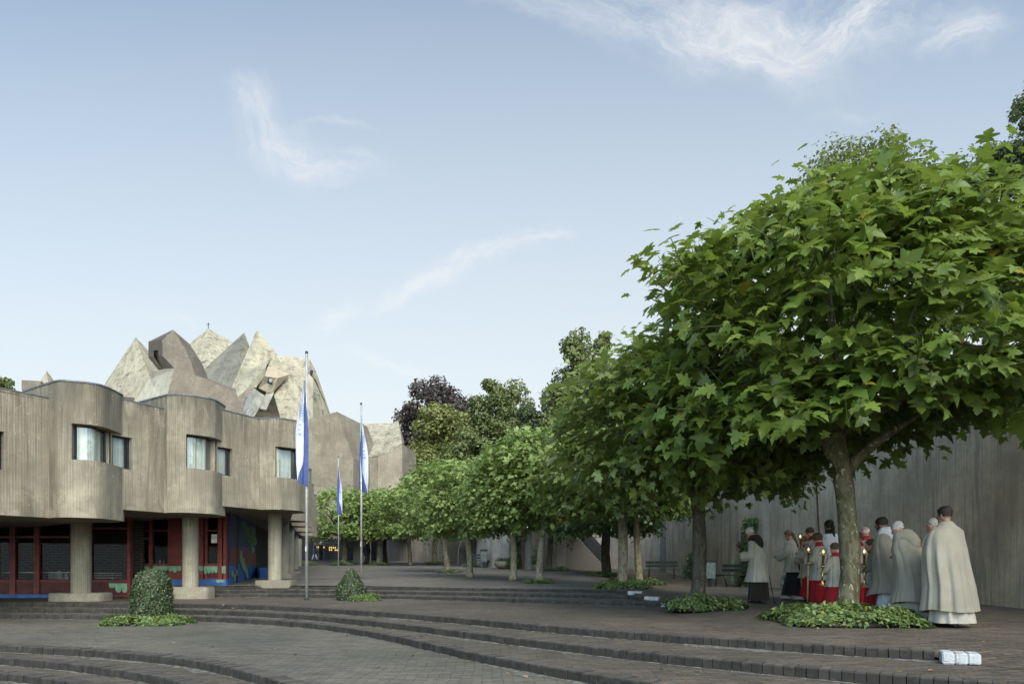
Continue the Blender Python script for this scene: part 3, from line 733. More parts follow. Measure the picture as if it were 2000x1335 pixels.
for px,h,l in ((282,.16,'white candle on the sill left of the red post'),(313,.15,'pale bottle on the sill, left of a pair'),(320,.15,'pale bottle on the sill, right of a pair')):
    t=thing('bottle',l,'bottle',(X(px,FB+.15),FB+.15,Z(1100,FB))); m=MB(); m.lathe([(.03,0),(.032,h*.6),(.014,h*.75),(.014,h)],n=10); m.build('body',M_alu,t,local=True); m=MB(); m.lathe([(.017,h),(.017,h+.02)],n=10); m.build('lid',M_dframe,t,local=True)
t=thing('basket','round pale basket on the window sill beside the second column','basket',(X(345,FB+.3),FB+.3,Z(1100,FB))); m=MB(); m.lathe([(.10,0),(.19,.07),(.20,.12),(.17,.1)],n=18); m.build('bowl',plain('cane',(.45,.40,.30),.8),t,local=True); m=MB(); m.tube([(-.19,0,.12),(-.12,0,.22),(.12,0,.22),(.19,0,.12)],.012,6); m.build('handle',plain('cane_dark',(.3,.26,.2),.8),t,local=True)
# ------------------------------------------------------------------ the folded concrete church behind
M_ch=concrete('church_concrete',(.62,.55,.40),rib=0,stain=.55,stainc=(.22,.20,.15),pale=.2,specks=0,uv=False)
def church_mat(name,base,dark,amt,sc=.35,board=5.0):
    t=NT(name); co=t.tc('Object')
    n=t.noise(co,sc,6,.65,.4); st=t.noise(t.map(co,(2.2,2.2,.16)),1.0,6,.7,.5); bd=t.noise(t.map(co,(.25,.25,3.2)),1.0,4,.65); sp=t.noise(co,2.2,6,.75)
    c=t.mix(t.ramp(n,.3,.7),tuple(k*.84 for k in base),tuple(min(1,k*1.13) for k in base))
    c=t.mix(t.math('MULTIPLY',t.ramp(t.math('MULTIPLY_ADD',bd,.22,t.math('MULTIPLY',t.math('ADD',sp,t.noise(co,.9,5,.7)),.39)),.50,.60),amt),c,dark)
    c=t.mix(t.math('MULTIPLY',t.ramp(st,.46,.62),amt*.85),c,tuple(k*.55 for k in base))
    b=t.n('ShaderNodeTexWave',wave_type='BANDS',bands_direction='Z'); t.put(b.inputs['Vector'],co); b.inputs['Scale'].default_value=.5; b.inputs['Distortion'].default_value=2.5
    c=t.mix(t.math('MULTIPLY',t.ramp(b.outputs['Fac'],.10,0),.14),c,tuple(k*.5 for k in base))
    return t.done(t.bsdf(c,.95,0,.2,t.bump(t.math('ADD',sp,t.math('MULTIPLY',bd,.8)),.35,.05)))
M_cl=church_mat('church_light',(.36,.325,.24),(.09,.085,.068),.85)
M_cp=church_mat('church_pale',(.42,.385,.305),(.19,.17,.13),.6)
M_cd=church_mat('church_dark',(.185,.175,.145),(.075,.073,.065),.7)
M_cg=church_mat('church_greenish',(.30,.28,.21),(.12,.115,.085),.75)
M_cw=church_mat('church_warm',(.375,.315,.225),(.45,.33,.2),.3)  # orange light on the window box put into the colour
M_tw=concrete('tower_concrete',(.195,.165,.130),rib=0,stain=.5,stainc=(.15,.13,.11),pale=.1,specks=.9,uv=False)
M_twd=concrete('tower_dark',(.125,.105,.088),rib=0,stain=.5,stainc=(.09,.08,.07),pale=0,specks=.2,uv=False)  # darker tower copy, shade on the beak's left side put into the colour
M_cwall=concrete('church_wall',(.24,.208,.158),rib=.09,ribshade=.25,stain=.3,stainc=(.25,.21,.16),pale=.1,specks=.9)
CH=thing('church','folded concrete pilgrimage church with pointed pale roofs beyond the house','church',(-35,75,0))
def facet(m,pts,mi=0): q=[P(*p) for p in pts]; m.add(q,[list(range(len(q)))],uvs=[[(p[0]*.9+p[1]*.45,p[2]) for p in q]],mi=mi)
def peak(name,mat,apex,base,extra=(),label=None):
    """a pyramid roof: apex and a base running round it, from left round the front to the right and back"""
    m=MB(); a=P(*apex); b=[P(*p) for p in base]; vs=[a]+b; n=len(b)
    fs=[[0,1+i,1+(i+1)%n] for i in range(n)]
    mi=0
    m.add(vs,fs[:1]); 
    for f in fs[1:]: m.add([vs[k] for k in f],[[0,1,2]])
    o=m.build(name,mat,CH)
    if label: o['label']=label
    return o
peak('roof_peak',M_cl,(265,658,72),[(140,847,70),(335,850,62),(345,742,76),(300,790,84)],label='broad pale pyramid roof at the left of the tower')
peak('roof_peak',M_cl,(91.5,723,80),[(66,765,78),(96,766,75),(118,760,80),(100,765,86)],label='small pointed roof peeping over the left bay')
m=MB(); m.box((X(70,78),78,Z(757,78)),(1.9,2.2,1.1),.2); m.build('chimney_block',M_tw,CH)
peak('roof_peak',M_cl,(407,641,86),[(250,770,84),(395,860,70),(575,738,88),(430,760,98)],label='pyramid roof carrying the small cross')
m=MB(); a=P(407,641,86); m.tube([a,(a[0],a[1],a[2]+.75)],.045,6); m.bar((a[0]-.22,a[1],a[2]+.5),(a[0]+.22,a[1],a[2]+.5),.06,.06); m.build('cross',M_dframe,CH)
# dark leaning pyramid with a light right flank
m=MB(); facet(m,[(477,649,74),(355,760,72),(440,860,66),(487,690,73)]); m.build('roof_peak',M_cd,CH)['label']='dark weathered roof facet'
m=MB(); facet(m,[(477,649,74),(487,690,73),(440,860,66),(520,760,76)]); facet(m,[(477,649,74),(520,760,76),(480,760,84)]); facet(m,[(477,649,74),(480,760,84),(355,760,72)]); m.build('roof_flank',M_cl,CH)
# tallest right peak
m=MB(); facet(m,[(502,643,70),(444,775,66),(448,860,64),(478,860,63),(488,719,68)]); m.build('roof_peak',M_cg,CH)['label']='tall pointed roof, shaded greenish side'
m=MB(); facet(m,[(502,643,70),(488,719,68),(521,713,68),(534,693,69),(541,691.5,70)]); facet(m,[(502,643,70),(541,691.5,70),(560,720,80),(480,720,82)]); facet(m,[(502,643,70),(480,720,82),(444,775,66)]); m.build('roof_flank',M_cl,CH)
# the big right block
m=MB()
facet(m,[(534,692,69),(605,700.5,70),(604,716,69.5),(596,722,69),(612,739,69),(616,745,70),(650,822,72),(610,860,66),(560,860,64),(535,770,66.5),(565,731,67.5),(524,713,67.8)])
facet(m,[(534,692,69),(605,700.5,70),(600,740,90),(540,700,90)])
facet(m,[(605,700.5,70),(618,726,72),(616,740,72),(650,822,74),(632,822,92),(600,740,90)])
facet(m,[(448,765,69),(500,690,74),(536,698,73),(612,738,73),(650,822,75),(600,870,70),(430,870,70)]); m.build('roof_block',M_cl,CH)['label']='large pale block of roof with small square windows'
m=MB(); facet(m,[(605,700.5,70),(618,726,71.4),(604,716,69.5)]); facet(m,[(618,726,71.4),(616,740.5,71),(608,734,69.4),(596,722,69),(604,716,69.5)]); m.build('window_hood',M_cp,CH)
m=MB(); facet(m,[(606,722,69.3),(612,723.5,69.8),(610,737,69.5),(606.5,735,69.2)]); m.build('window',M_dark,CH)
# warm window box
m=MB()
facet(m,[(523.5,714,66.6),(541,719,66.4),(542,738,65.6),(517,734,65.8)])
facet(m,[(541,719,66.4),(566,731,67),(533,766,66),(542,738,65.6)])
facet(m,[(517,734,65.8),(542,738,65.6),(533,766,66),(521,765,66.2),(504,757,66.8)])
facet(m,[(521,765,66.2),(533,766,66),(524,772,66.4),(512,785,66.2)])
m.build('window_box',M_cw,CH)
m=MB(); facet(m,[(524,737,65.5),(533,738.5,65.4),(531.5,751,65.6),(521.5,748,65.7)]); w_=m.build('window',M_dark,CH)
m=MB(); facet(m,[(526,738.5,65.3),(533,739.8,65.3),(530,747,65.4),(525,745,65.4)]); m.build('pane',M_alu,w_)
m=MB(); facet(m,[(488,719,68),(521,713,67.7),(517,734,66.2),(500,757,66.5),(496,755,66),(478,765,65.5),(466,775,65),(455,790,65),(450,762,66)]); m.build('roof_fold',M_cg,CH)
m=MB(); facet(m,[(496,755,65.6),(479,763,65.2),(466,773,65),(461,786,64.8),(470,812,64),(475,793,64.4),(481,775,64.8),(496,765,65.4)]); m.build('arch_hood',M_tw,CH)
m=MB(); facet(m,[(494,765,65.2),(481,773,65),(473,784,64.8),(469,797,64.5),(474,812,64.3),(484,800,64.2),(490,780,64.6)]); m.build('plastic_sheet',plain('sheet_grey',(.19,.19,.18),.6,0,.25,1.2,bump=.8,bscale=3),CH)
m=MB(); facet(m,[(496,757,65),(505,764,64.8),(517,772,64.6),(509,792,64),(495,816,63),(477,812,63.6),(486,795,64.2),(491,775,64.8)]); facet(m,[(517,772,64.6),(536,765,65.2),(520,800,64),(504,797,64)]); m.build('scaffold_sheet',plain('sheet_pale',(.23,.22,.18),.7,0,.3,1.5,bump=.9,bscale=3),CH)
# stair tower with its beak
def prismf(m,front,d,mi=0):
    n=len(front); a=[P(*p) for p in front]; b=[(p[0]+d[0],p[1]+d[1],p[2]+d[2]) for p in a]
    q=a+b; fs=[list(range(n)),list(range(n,2*n))[::-1]]+[[i,n+i,n+(i+1)%n,(i+1)%n] for i in range(n)]; m.add(q,fs,uvs=[[(q[k][0]*.9+q[k][1]*.45,q[k][2]) for k in f] for f in fs],mi=mi)
TW=[(338,643.5,50),(363,682,50),(373,705,50),(381,732,50),(381,845,50),(318,845,50),(327,771,50),(341,719,50),(317,694,50),(316,662,50)]
m=MB(); prismf(m,TW,(-.3,3.2,0)); tw=m.build('stair_tower',M_tw,CH); tw['label']='brown beaked stair tower'
m=MB(); facet(m,[(381,732,50.01),(461,766,50.4),(478,806,50.2),(490,850,50),(381,850,50.01)]); facet(m,[(381,732,50.01),(461,766,50.4),(461,760,56),(381,728,56)]); m.build('tower_wing',M_tw,tw)
m=MB(); facet(m,[(290,667,51.2),(316,662,49.95),(317,694,49.95),(309.5,693,50.3),(309,683.5,50.3),(300.5,684,50.75),(300.5,696,50.8),(290,697.5,51.2)]); facet(m,[(290,667,51.2),(338,643.5,50),(316,662,49.95)]); facet(m,[(290,667,51.2),(338,643.5,52.8),(338,643.5,50)])
facet(m,[(290,667,51.2),(290,697.5,51.2),(310,722,52.6),(330,719,53),(338,643.5,53)]); m.build('beak',M_twd,tw)
m=MB(); facet(m,[(290,697.5,51.2),(300.5,696,50.8),(317,720.5,51.3),(311,722,51.8)]); facet(m,[(309.5,693,50.3),(317,694,49.95),(341,719,49.97),(323,720,51)]); m.build('beak_underside',M_tw,tw)
m=MB(); facet(m,[(300.5,684,51.2),(309,683.5,50.9),(323,720,51.6),(316,721,52)]); m.build('slot',M_cw,tw)
m=MB(); facet(m,[(311,722,51.6),(341,719.5,50.02),(327,772,49.98),(322,790,50),(263,786,53),(292,740,53)]); m.build('sloping_slab',M_cp,tw)
m=MB(); facet(m,[(242,774,50),(264,776,50),(260,790,50),(238,790,50)]); m.build('low_block',M_twd,CH)
# lower walls to the right
m=MB(); prismf(m,[(120,850,68.5),(680,850,68.5),(680,1060,68.5),(120,1060,68.5)],(2,14,0)); m.build('lower_wall',M_cwall,CH)
m=MB(); prismf(m,[(560,830,55),(658,803.5,55),(690,895,55),(691,1048,55),(560,1042,55)],(1.2,6,0)); o=m.build('gable_wall',M_cwall,CH)
m=MB(); prismf(m,[(650,806,56.5),(667,828,58),(690,902,56.2),(690,960,56.2),(660,960,56.5)],(1,4,0)); m.build('gable_return',M_cwall,CH)
m=MB(); facet(m,[(664,827.5,64),(764,826,66),(778,820,68),(785.5,865,60),(760,882,59.2),(737,890,58.6),(688,901,57.6)]); facet(m,[(664,827.5,64),(688,901,57.6),(650,901,60)]); facet(m,[(778,820,68),(785.5,865,60),(790,865,72)])
m.build('chapel_roof',church_mat('chapel_roof_concrete',(.35,.315,.235),(.085,.08,.065),1.0,.5),CH)
m=MB(); prismf(m,[(688,901.5,57.6),(737,891,58.5),(737,1050,58.5),(688,1050,57.6)],(0.5,5,0)); m.build('chapel_wall',M_cwall,CH)
m=MB(); prismf(m,[(737.5,891,58.5),(760,882.5,59.1),(785.5,866,59.9),(785.5,1050,59.9),(737.5,1050,58.5)],(0.5,5,0)); m.build('chapel_wall',concrete('chapel_pale_wall',(.30,.26,.20),rib=.09,ribshade=.18,stain=.2,stainc=(.3,.26,.2),pale=.1,specks=.3),CH)
# entrance under the gable: canopy, grid of small lights
m=MB(); prismf(m,[(560,1030,54.4),(700,1050,55.2),(697,1056,55.2),(625,1049,54.4),(560,1047,54.4)],(0,6,0)); m.build('canopy',M_cwall,CH)
m=MB(); facet(m,[(570,1040,66),(735,1040,66),(735,1110,66),(570,1110,66)]); ent=m.build('entrance',M_dark,CH)
m=MB(); facet(m,[(690,1048,58),(725,1050,57.5),(725,1104,57.5),(690,1104,58)]); m.build('entrance_wall',M_cwall,CH)
lit=emit('warm_light',(1.0,.66,.20),1.1); M_pl=plain('lit_glass',(.05,.05,.045),.3)
r=random.Random(3); m=MB()
k=0
for row in range(9):
    for col in range(17):
        x=613+col*3.7; y=1052+row*4.6+col*.12
        m2=MB(); 
        bright=(row in (3,4) and 1<=col<=12 and r.random()<.9) or (row==5 and 4<=col<=9 and r.random()<.5)
        if bright: 
            mm=MB(); facet(mm,[(x,y,65.8),(x+2.4,y,65.8),(x+2.4,y+3,65.8),(x,y+3,65.8)]); mm.build('lit_pane',lit if r.random()<.75 else M_pl,ent)
        else: facet(m,[(x,y,65.8),(x+2.4,y,65.8),(x+2.4,y+3,65.8),(x,y+3,65.8)])
o=m.build('pane_grid',M_pl,ent); o['kind']='stuff'
# ------------------------------------------------------------------ retaining wall and stairs on the right
M_wall=concrete('retaining_concrete',(.53,.445,.32),rib=.055,ribshade=.14,stain=.8,stainc=(.135,.125,.115),pale=.3,specks=.45,ribbump=.14)
M_walld=concrete('far_wall_concrete',(.30,.275,.235),rib=.09,ribshade=.35,stain=.5,stainc=(.13,.12,.10),pale=.25,specks=.4)
def wall_thing(name,label,path,ztop,thick,mat,cap=True,zbot=None):
    t=thing(name,label,'wall',(path[0][0],path[0][1],-1))
    zf=ztop if callable(ztop) else (lambda x,y:ztop)
    p=dense(path,.5); L=plen(p); q=offset(p,thick); vs=[];fs=[];uv=[]
    n=len(p)
    for i in range(n):
        zb=(zG(p[i][0],p[i][1])-.15) if zbot is None else zbot
        vs+=[(p[i][0],p[i][1],zb),(p[i][0],p[i][1],zf(*p[i])),(q[i][0],q[i][1],zf(*p[i])),(q[i][0],q[i][1],zb)]
    for i in range(n-1):
        for a,b in ((0,1),(1,2),(2,3)):
            f=[4*i+a,4*(i+1)+a,4*(i+1)+b,4*i+b]; fs.append(f); uv.append([(L[k//4]+(.0 if (k%4)<2 else thick),vs[k][2]) for k in f])
    for i in (0,n-1): fs.append([4*i,4*i+1,4*i+2,4*i+3]); uv.append([(vs[k][1],vs[k][2]) for k in fs[-1]])
    m=MB(); m.add(vs,fs,False,uv); m.build('wall',mat,t)
    return t
MAINW=[(8.62,38.2),(8.9,33),(9.0,28),(9.55,23),(9.95,19.5),(10.25,16),(10.45,13),(10.6,9),(10.7,3),(10.6,-4)]
RW=wall_thing('retaining_wall','tall ribbed grey concrete wall behind the procession and benches',MAINW,lambda x,y:3.9,.5,M_wall)
# terrace that the wall holds up
m=MB(); m.add([(11.05,-6,3.5),(60,-6,3.5),(60,120,6.5),(9.1,42,3.5)],[[0,1,2,3]]); struct(m.build('terrace',plain('earth',(.05,.06,.03),.95,0,.4)))
wall_thing('stair_side_wall','grey concrete wall rising behind the outdoor stairs',[(3.5,42.8),(5.9,42.0),(8.6,39.6),(8.75,37.9)],lambda x,y:3.2,.5,M_walld)
wall_thing('stair_wall','concrete wall left of the outdoor stairs, with stepped top edge',[(1.1,38.8),(3.05,38.7)],lambda x,y:2.15,.6,M_walld)
wall_thing('far_retaining_wall','pale far concrete wall with ivy and a wayside cross',[(-2.3,45.0),(-1.2,42.6),(.2,40.9),(1.08,39.0)],lambda x,y:2.1,.5,concrete('pale_far_wall',(.42,.39,.33),rib=.09,ribshade=.3,stain=.5,stainc=(.2,.18,.15),pale=.3,specks=.4))
wall_thing('rear_wall_far','long dark far wall beneath the row of plane trees',[(-17,69),(-12.6,66),(-8,61),(-4.2,55),(-2.9,49.5),(-2.35,45.2)],lambda x,y:2.5,.5,M_walld)
# outdoor stairs running up to the left between two walls
ST=thing('outdoor_stairs','dark outdoor stairs with a barred railing climbing behind the plane trees','stairs',(5.2,39.6,zG(5.2,39.6)))
m=MB(); n=18; x0,x1=5.35,2.9; zs=zG(5.3,39.6)
tread=plain('stair_concrete',(.12,.115,.105),.9,0,.3,4)
for i in range(n):
    x=lerp(x0,x1,i/(n-1)); z=zs+.155*(i+1)
    m.box((x,40.0,(z+zs)/2-.2),(.17,1.9,z-zs+.4))
m.build('steps',tread,ST)
m=MB(); sideP=[]
for i in range(n):
    x=lerp(x0,x1,i/(n-1)); z=zs+.155*(i+1); 
    m.box((x-.0,38.98,(z+zs)/2-.17),(.171,.2,z-zs+.26))
m.build('side_wall',M_walld,ST)
iron=plain('railing_iron',(.03,.032,.036),.5,.5)
m=MB()
for i in range(0,n*4):
    f=i/(n*4-1); x=lerp(x0,x1,f); z=zs+.155*(f*(n-1)+1); m.box((x,38.95,z+.52),(.03,.03,.95))
m.build('bars',iron,ST)
for dz in (.98,.1):
    m=MB(); m.bar((x0,38.95,zs+.155+dz),(x1,38.95,zs+.155*n+dz),.05,.05); m.build('rail',iron,ST)
m=MB(); m.bar((x0,40.98,zs+.155+.95),(x1,40.98,zs+.155*n+.95),.05,.05); m.build('rail',iron,ST)
# second small stair far left
T2=thing('far_stairs','small far stairs with pale handrail against the shaded wall','stairs',(-3.5,48,zG(-3.5,48)))
m=MB()
for i in range(11): m.box((X(905,48),48.3+.22*i,zG(-3.5,48)+.09*(i+1)),(1.1,.24,.18*(i+1)+.1))
m.build('steps',tread,T2)
m=MB(); a=P(895,1102,47.8); m.tube([(a[0],47.8,zG(-3.5,48)),(a[0],47.8,1.0),(a[0]+.15,50.5,2.3)],.035,6); m.build('handrail',M_alu,T2)
# ------------------------------------------------------------------ foliage
def leaf_shape(kind):
    if kind=='plane':      # five-lobed, toothed leaf
        half=[(.05,.02),(.20,-.10),(.27,.02),(.50,-.02),(.44,.13),(.31,.22),(.66,.40),(.60,.50),(.42,.50),(.22,.50),(.30,.70),(.24,.74),(.17,.84),(0,1.06)]
    elif kind=='plane_low':
        half=[(.06,.0),(.42,.0),(.36,.22),(.64,.46),(.30,.52),(.22,.76),(0,1.05)]
    elif kind=='oval': half=[(.16,.25),(.24,.5),(.14,.8),(0,1.0)]
    else: half=[(.30,.1),(.42,.45),(.22,.75),(0,1.0)]
    r=half; l=[(-x,y) for x,y in half[:-1]][::-1]
    out=r+l
    c=[(0,.30)]
    pts=np.array(c+out); n=len(out)
    z=.30*np.abs(pts[:,0])-.30*(pts[:,1]-.3)**2-.42*np.abs(pts[:,0])**2
    v=np.stack([pts[:,0],pts[:,1],z],1)
    tris=[(0,1+i,1+(i+1)%n) for i in range(n)]
    if kind in('oval','tiny'):
        v=v[1:]; tris=None; return v,[tuple(range(len(v)))]
    return v,tris
LEAF={k:leaf_shape(k) for k in ('plane','plane_low','oval','tiny')}
def norm(a): return a/np.maximum(1e-9,np.linalg.norm(a,axis=-1,keepdims=True))
def leaf_mesh(name,mat,pos,dirs,nrm,size,shade,kind,extra=None,mats=None):
    """many leaves as one crown; extra = MB with stalks and twigs (second material slot)"""
    tv,tf=LEAF[kind]; n=len(pos); k=len(tv)
    side=norm(np.cross(dirs,nrm)); nn=np.cross(side,dirs)
    V=pos[:,None,:]+size[:,None,None]*(tv[None,:,0:1]*side[:,None,:]+tv[None,:,1:2]*dirs[:,None,:]+tv[None,:,2:3]*np.random.default_rng(n).uniform(.2,1.9,n)[:,None,None]*nn[:,None,:])
    V=V.reshape(-1,3); fl=len(tf[0]); T=np.array(tf)
    Fi=(T[None]+(np.arange(n)*k)[:,None,None]).reshape(-1,fl)
    sh=np.repeat(shade,k)
    ev=np.zeros((0,3)); ef=[]
    nv=len(V); nf=len(Fi)
    if extra is not None and extra.v: ev=np.array(extra.v); ef=extra.f
    me=bpy.data.meshes.new(name); me.vertices.add(nv+len(ev)); me.vertices.foreach_set('co',np.concatenate([V,ev]).ravel())
    loops=np.concatenate([Fi.ravel(),np.array([i+nv for f in ef for i in f],dtype=int)]) if ef else Fi.ravel()
    ls=[len(f) for f in ef]
    tot=np.concatenate([np.full(nf,fl),np.array(ls,dtype=int)]) if ef else np.full(nf,fl)
    start=np.concatenate([[0],np.cumsum(tot)[:-1]])
    me.loops.add(len(loops)); me.loops.foreach_set('vertex_index',loops.astype(np.int32))
    me.polygons.add(len(tot)); me.polygons.foreach_set('loop_start',start.astype(np.int32)); me.polygons.foreach_set('loop_total',tot.astype(np.int32))
    mi=np.concatenate([np.zeros(nf,int),np.ones(len(ef),int)]); me.polygons.foreach_set('material_index',mi.astype(np.int32))
    me.polygons.foreach_set('use_smooth',np.ones(len(tot),bool))
    at=me.attributes.new('shade','FLOAT','POINT'); at.data.foreach_set('value',np.concatenate([sh,np.full(len(ev),.2)]).astype(np.float32))
    me.materials.append(mat)
    if mats: me.materials.append(mats)
    me.update(calc_edges=True); me.validate()
    return me
def link(name,me,parent):
    o=bpy.data.objects.new(name,me); COL.objects.link(o); o.parent=parent; return o
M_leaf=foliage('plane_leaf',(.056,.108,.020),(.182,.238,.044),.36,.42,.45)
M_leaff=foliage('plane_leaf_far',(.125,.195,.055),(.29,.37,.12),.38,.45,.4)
M_leafm=foliage('plane_leaf_mid',(.098,.150,.038),(.280,.335,.095),.36,.36,.5)  # lighter leaf copy: sky reflection on the crowns put into the colour
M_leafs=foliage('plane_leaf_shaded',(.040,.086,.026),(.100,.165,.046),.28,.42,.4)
M_bark=bark('plane_bark',(.085,.078,.045),(.15,.14,.085),(.40,.37,.27),9,.5)
M_barkd=bark('plane_bark_mottled',(.14,.125,.085),(.26,.235,.165),(.44,.40,.30),13,.46)
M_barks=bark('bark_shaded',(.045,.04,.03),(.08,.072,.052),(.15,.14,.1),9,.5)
M_twig=plain('twig',(.075,.085,.035),.7,0,.3,8)
def plane_crown(seed,R,zb,zt,nshoot,per,lsize,kind,squash=(1,1),mat=None,lump=.14,hollow=.30,droop=.5,twigs=True,zpeak=.42,yellow=.004,tilt=0.0):
    r=np.random.default_rng(seed); H=zt-zb
    ph=r.uniform(0,6.28,(6,3)); fr=r.uniform(1.2,3.6,(6,2))
    def rad(az,t):
        # dome over a gently drooping skirt
        up=np.sqrt(np.clip(1-((t-zpeak)/(1.02-zpeak))**2,0,1)); dn=.80+.20*np.clip(t/zpeak,0,1)
        a=np.where(t>zpeak,up,dn)
        l=sum(np.sin(fr[i,0]*az+ph[i,0]+3*t*fr[i,1])*np.sin(4.5*t*fr[i,1]+ph[i,1]) for i in range(6))/6
        return R*a*(1+lump*2.0*l)
    n=nshoot; az=r.uniform(0,2*np.pi,n); t=r.beta(1.25,1.15,n)
    f=1-(1-hollow)*r.beta(1.0,3.2,n)          # most shoots near the outside
    # underside shoots fill the bottom disc
    und=r.random(n)<.22; f=np.where(und,np.sqrt(r.random(n))*.98,f); t=np.where(und,r.uniform(0.0,.16,n),t)
    top=(~und)&(r.random(n)<.16); f=np.where(top,np.sqrt(r.random(n)),f); 
    rr=rad(az,t)*f
    zz=zb+H*t
    tcap=zpeak+(1.02-zpeak)*np.sqrt(np.clip(1-(rr/(R*1.02))**2,0,1))
    zz=np.where(top,zb+H*tcap*r.uniform(.9,1.04,n),zz)
    # skirt: the outer edge hangs lower than the middle
    zz=zz+np.where(und,H*.13*(1-(rr/R)**2),0)
    zz=zz-tilt*np.clip(np.cos(az-2.5),0,1)*np.clip(1-t*1.5,0,1)*(rr/R)
    zz=zz+tilt*.9*np.clip(np.cos(az+.35),0,1)*np.clip(1-t*1.4,0,1)*(rr/R)
    P0=np.stack([rr*np.cos(az)*squash[0],rr*np.sin(az)*squash[1],zz],1)
    out=norm(np.stack([np.cos(az),np.sin(az),(t-.35)*1.5+.25],1)+r.normal(0,.35,(n,3)))
    out=np.where(und[:,None],norm(np.stack([np.cos(az),np.sin(az),-.1+0*az],1)+r.normal(0,.4,(n,3))),out)
    L=lsize*r.uniform(1.3,3.0,n)*np.where(r.random(n)<.12,1.6,1.0)
    pos=[];dr=[];nr=[];sz=[];sh=[]
    tw=MB()
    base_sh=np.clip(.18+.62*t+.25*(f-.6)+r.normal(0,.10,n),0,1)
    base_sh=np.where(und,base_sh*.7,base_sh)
    for j in range(per):
        s=(j+r.uniform(.2,.9,n))/per
        p=P0+out*(L*s)[:,None]+np.array([0,0,-1])*(L*s*s*.12)[:,None]
        side=norm(np.cross(out,np.array([0,0,1.0]))+1e-6); upv=np.cross(side,out)
        a=j*2.4+r.uniform(-.5,.5,n)
        lat=side*np.cos(a)[:,None]+upv*np.sin(a)[:,None]*.6
        d=norm(out*r.uniform(.35,.9,n)[:,None]+lat+np.array([0,0,-droop])*r.uniform(.3,1.3,n)[:,None])
        nm=norm(np.array([0,0,1.0])*r.uniform(.5,1.3,n)[:,None]+out*r.uniform(.2,.9,n)[:,None]+r.normal(0,.42,(n,3)))
        q=p+lat*lsize*.35
        pos.append(q);dr.append(d);nr.append(nm);sz.append(lsize*r.uniform(.5,1.22,n)*(1.08-.5*s)); 
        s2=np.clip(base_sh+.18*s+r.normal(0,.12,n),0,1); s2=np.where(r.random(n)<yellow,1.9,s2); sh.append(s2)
    if twigs:
        for i in range(0,n):
            if f[i]>.5 and i%2==0:
                a=P0[i]-out[i]*lsize*.8; b=P0[i]+out[i]*L[i]*.62
                tw.tube([a,(a+b)/2,b],[.012*lsize/.26,.009*lsize/.26,.004*lsize/.26],4,False)
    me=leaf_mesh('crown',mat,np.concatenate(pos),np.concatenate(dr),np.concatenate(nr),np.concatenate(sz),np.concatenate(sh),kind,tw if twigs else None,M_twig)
    return me
def trunk_mesh(seed,h,r0,r1,lean,R,zt,nl=6,knob=.12,mat=None,path=None):
    rr=random.Random(seed); m=MB()
    pts=path or [(lean[0]*t+.04*math.sin(t*5+seed),lean[1]*t+.04*math.cos(t*4+seed),h*t) for t in (0,.06,.14,.3,.45,.6,.75,.88,1.0)]
    n=len(pts); rad=[]
    for i in range(n):
        t=i/(n-1); r=lerp(r0,r1,t**.8)*(1+knob*.5*math.sin(i*2.3+seed)); 
        if i==0: r*=1.32
        if i==1: r*=1.12
        rad.append(r)
    m.tube(pts,rad,16)
    top=Vector(pts[-1])
    m.ball(tuple(top),(r1*1.25,r1*1.25,r1*1.1),12)
    for k in range(nl):
        a=2*PI*k/nl+rr.uniform(-.3,.3); L=R*rr.uniform(.55,.85); zr=(zt-h)
        st=top-Vector((0,0,rr.uniform(.0,.35)*min(1,r1*4)))
        p1=st+Vector((math.cos(a)*L*.3,math.sin(a)*L*.3,zr*.10+rr.uniform(0,.1)))
        p2=st+Vector((math.cos(a+rr.uniform(-.2,.2))*L*.65,math.sin(a)*L*.65,zr*rr.uniform(.12,.35)))
        p3=st+Vector((math.cos(a)*L,math.sin(a)*L,zr*rr.uniform(.25,.6)))
        m.tube([st,p1,p2,p3],[r1*.62,r1*.48,r1*.3,r1*.1],8)
        for b in range(3):
            q=p1.lerp(p3,rr.uniform(.2,.9)); dv=Vector((rr.uniform(-1,1),rr.uniform(-1,1),rr.uniform(.1,1))).normalized()*L*.45
            m.tube([q,q+dv*.5+Vector((0,0,.05)),q+dv],[r1*.26,r1*.16,r1*.05],6)
    m.tube([top,top+Vector((.05,.05,zr*.4)),top+Vector((-.05,.1,zr*.75))],[r1*.7,r1*.4,r1*.12],8)
    return m
def plane_tree(label,px,D,z,h,r0,r1,R,zb,zt,seed,nshoot,per,lsize,kind,mleaf,mbark,lean=(0,0),squash=(1,1),nl=6,path=None,dx=0,dy=0,**kw):
    """h, zb, zt measured above the foot of the tree"""
    x=X(px,D); t=thing('plane_tree',label,'tree',(x,D,z),0,'pruned plane trees along the path')
    tm=trunk_mesh(seed,h,r0,r1,lean,R,zt,nl,path=path)
    if path:      # low fork: one limb leaving to the right, a knobbly one to the left
        tm.tube([(.0,0,2.45),(.16,-.02,2.72),(.42,-.08,2.98),(.75,-.15,3.22),(1.2,-.2,3.5)],[.10,.095,.08,.065,.03],12)
        tm.tube([(-.05,0,2.6),(-.28,.03,2.9),(-.34,.05,3.3),(-.6,.1,3.8)],[.09,.085,.07,.03],12)
    tm.build('trunk',mbark,t,local=True)
    me=plane_crown(seed,R,zb,zt,nshoot,per,lsize,kind,squash,mleaf,**kw)
    for v in (): pass
    o=link('crown',me,t); o.location=(lean[0]+dx,lean[1]+dy,0)
    return t
G=zG
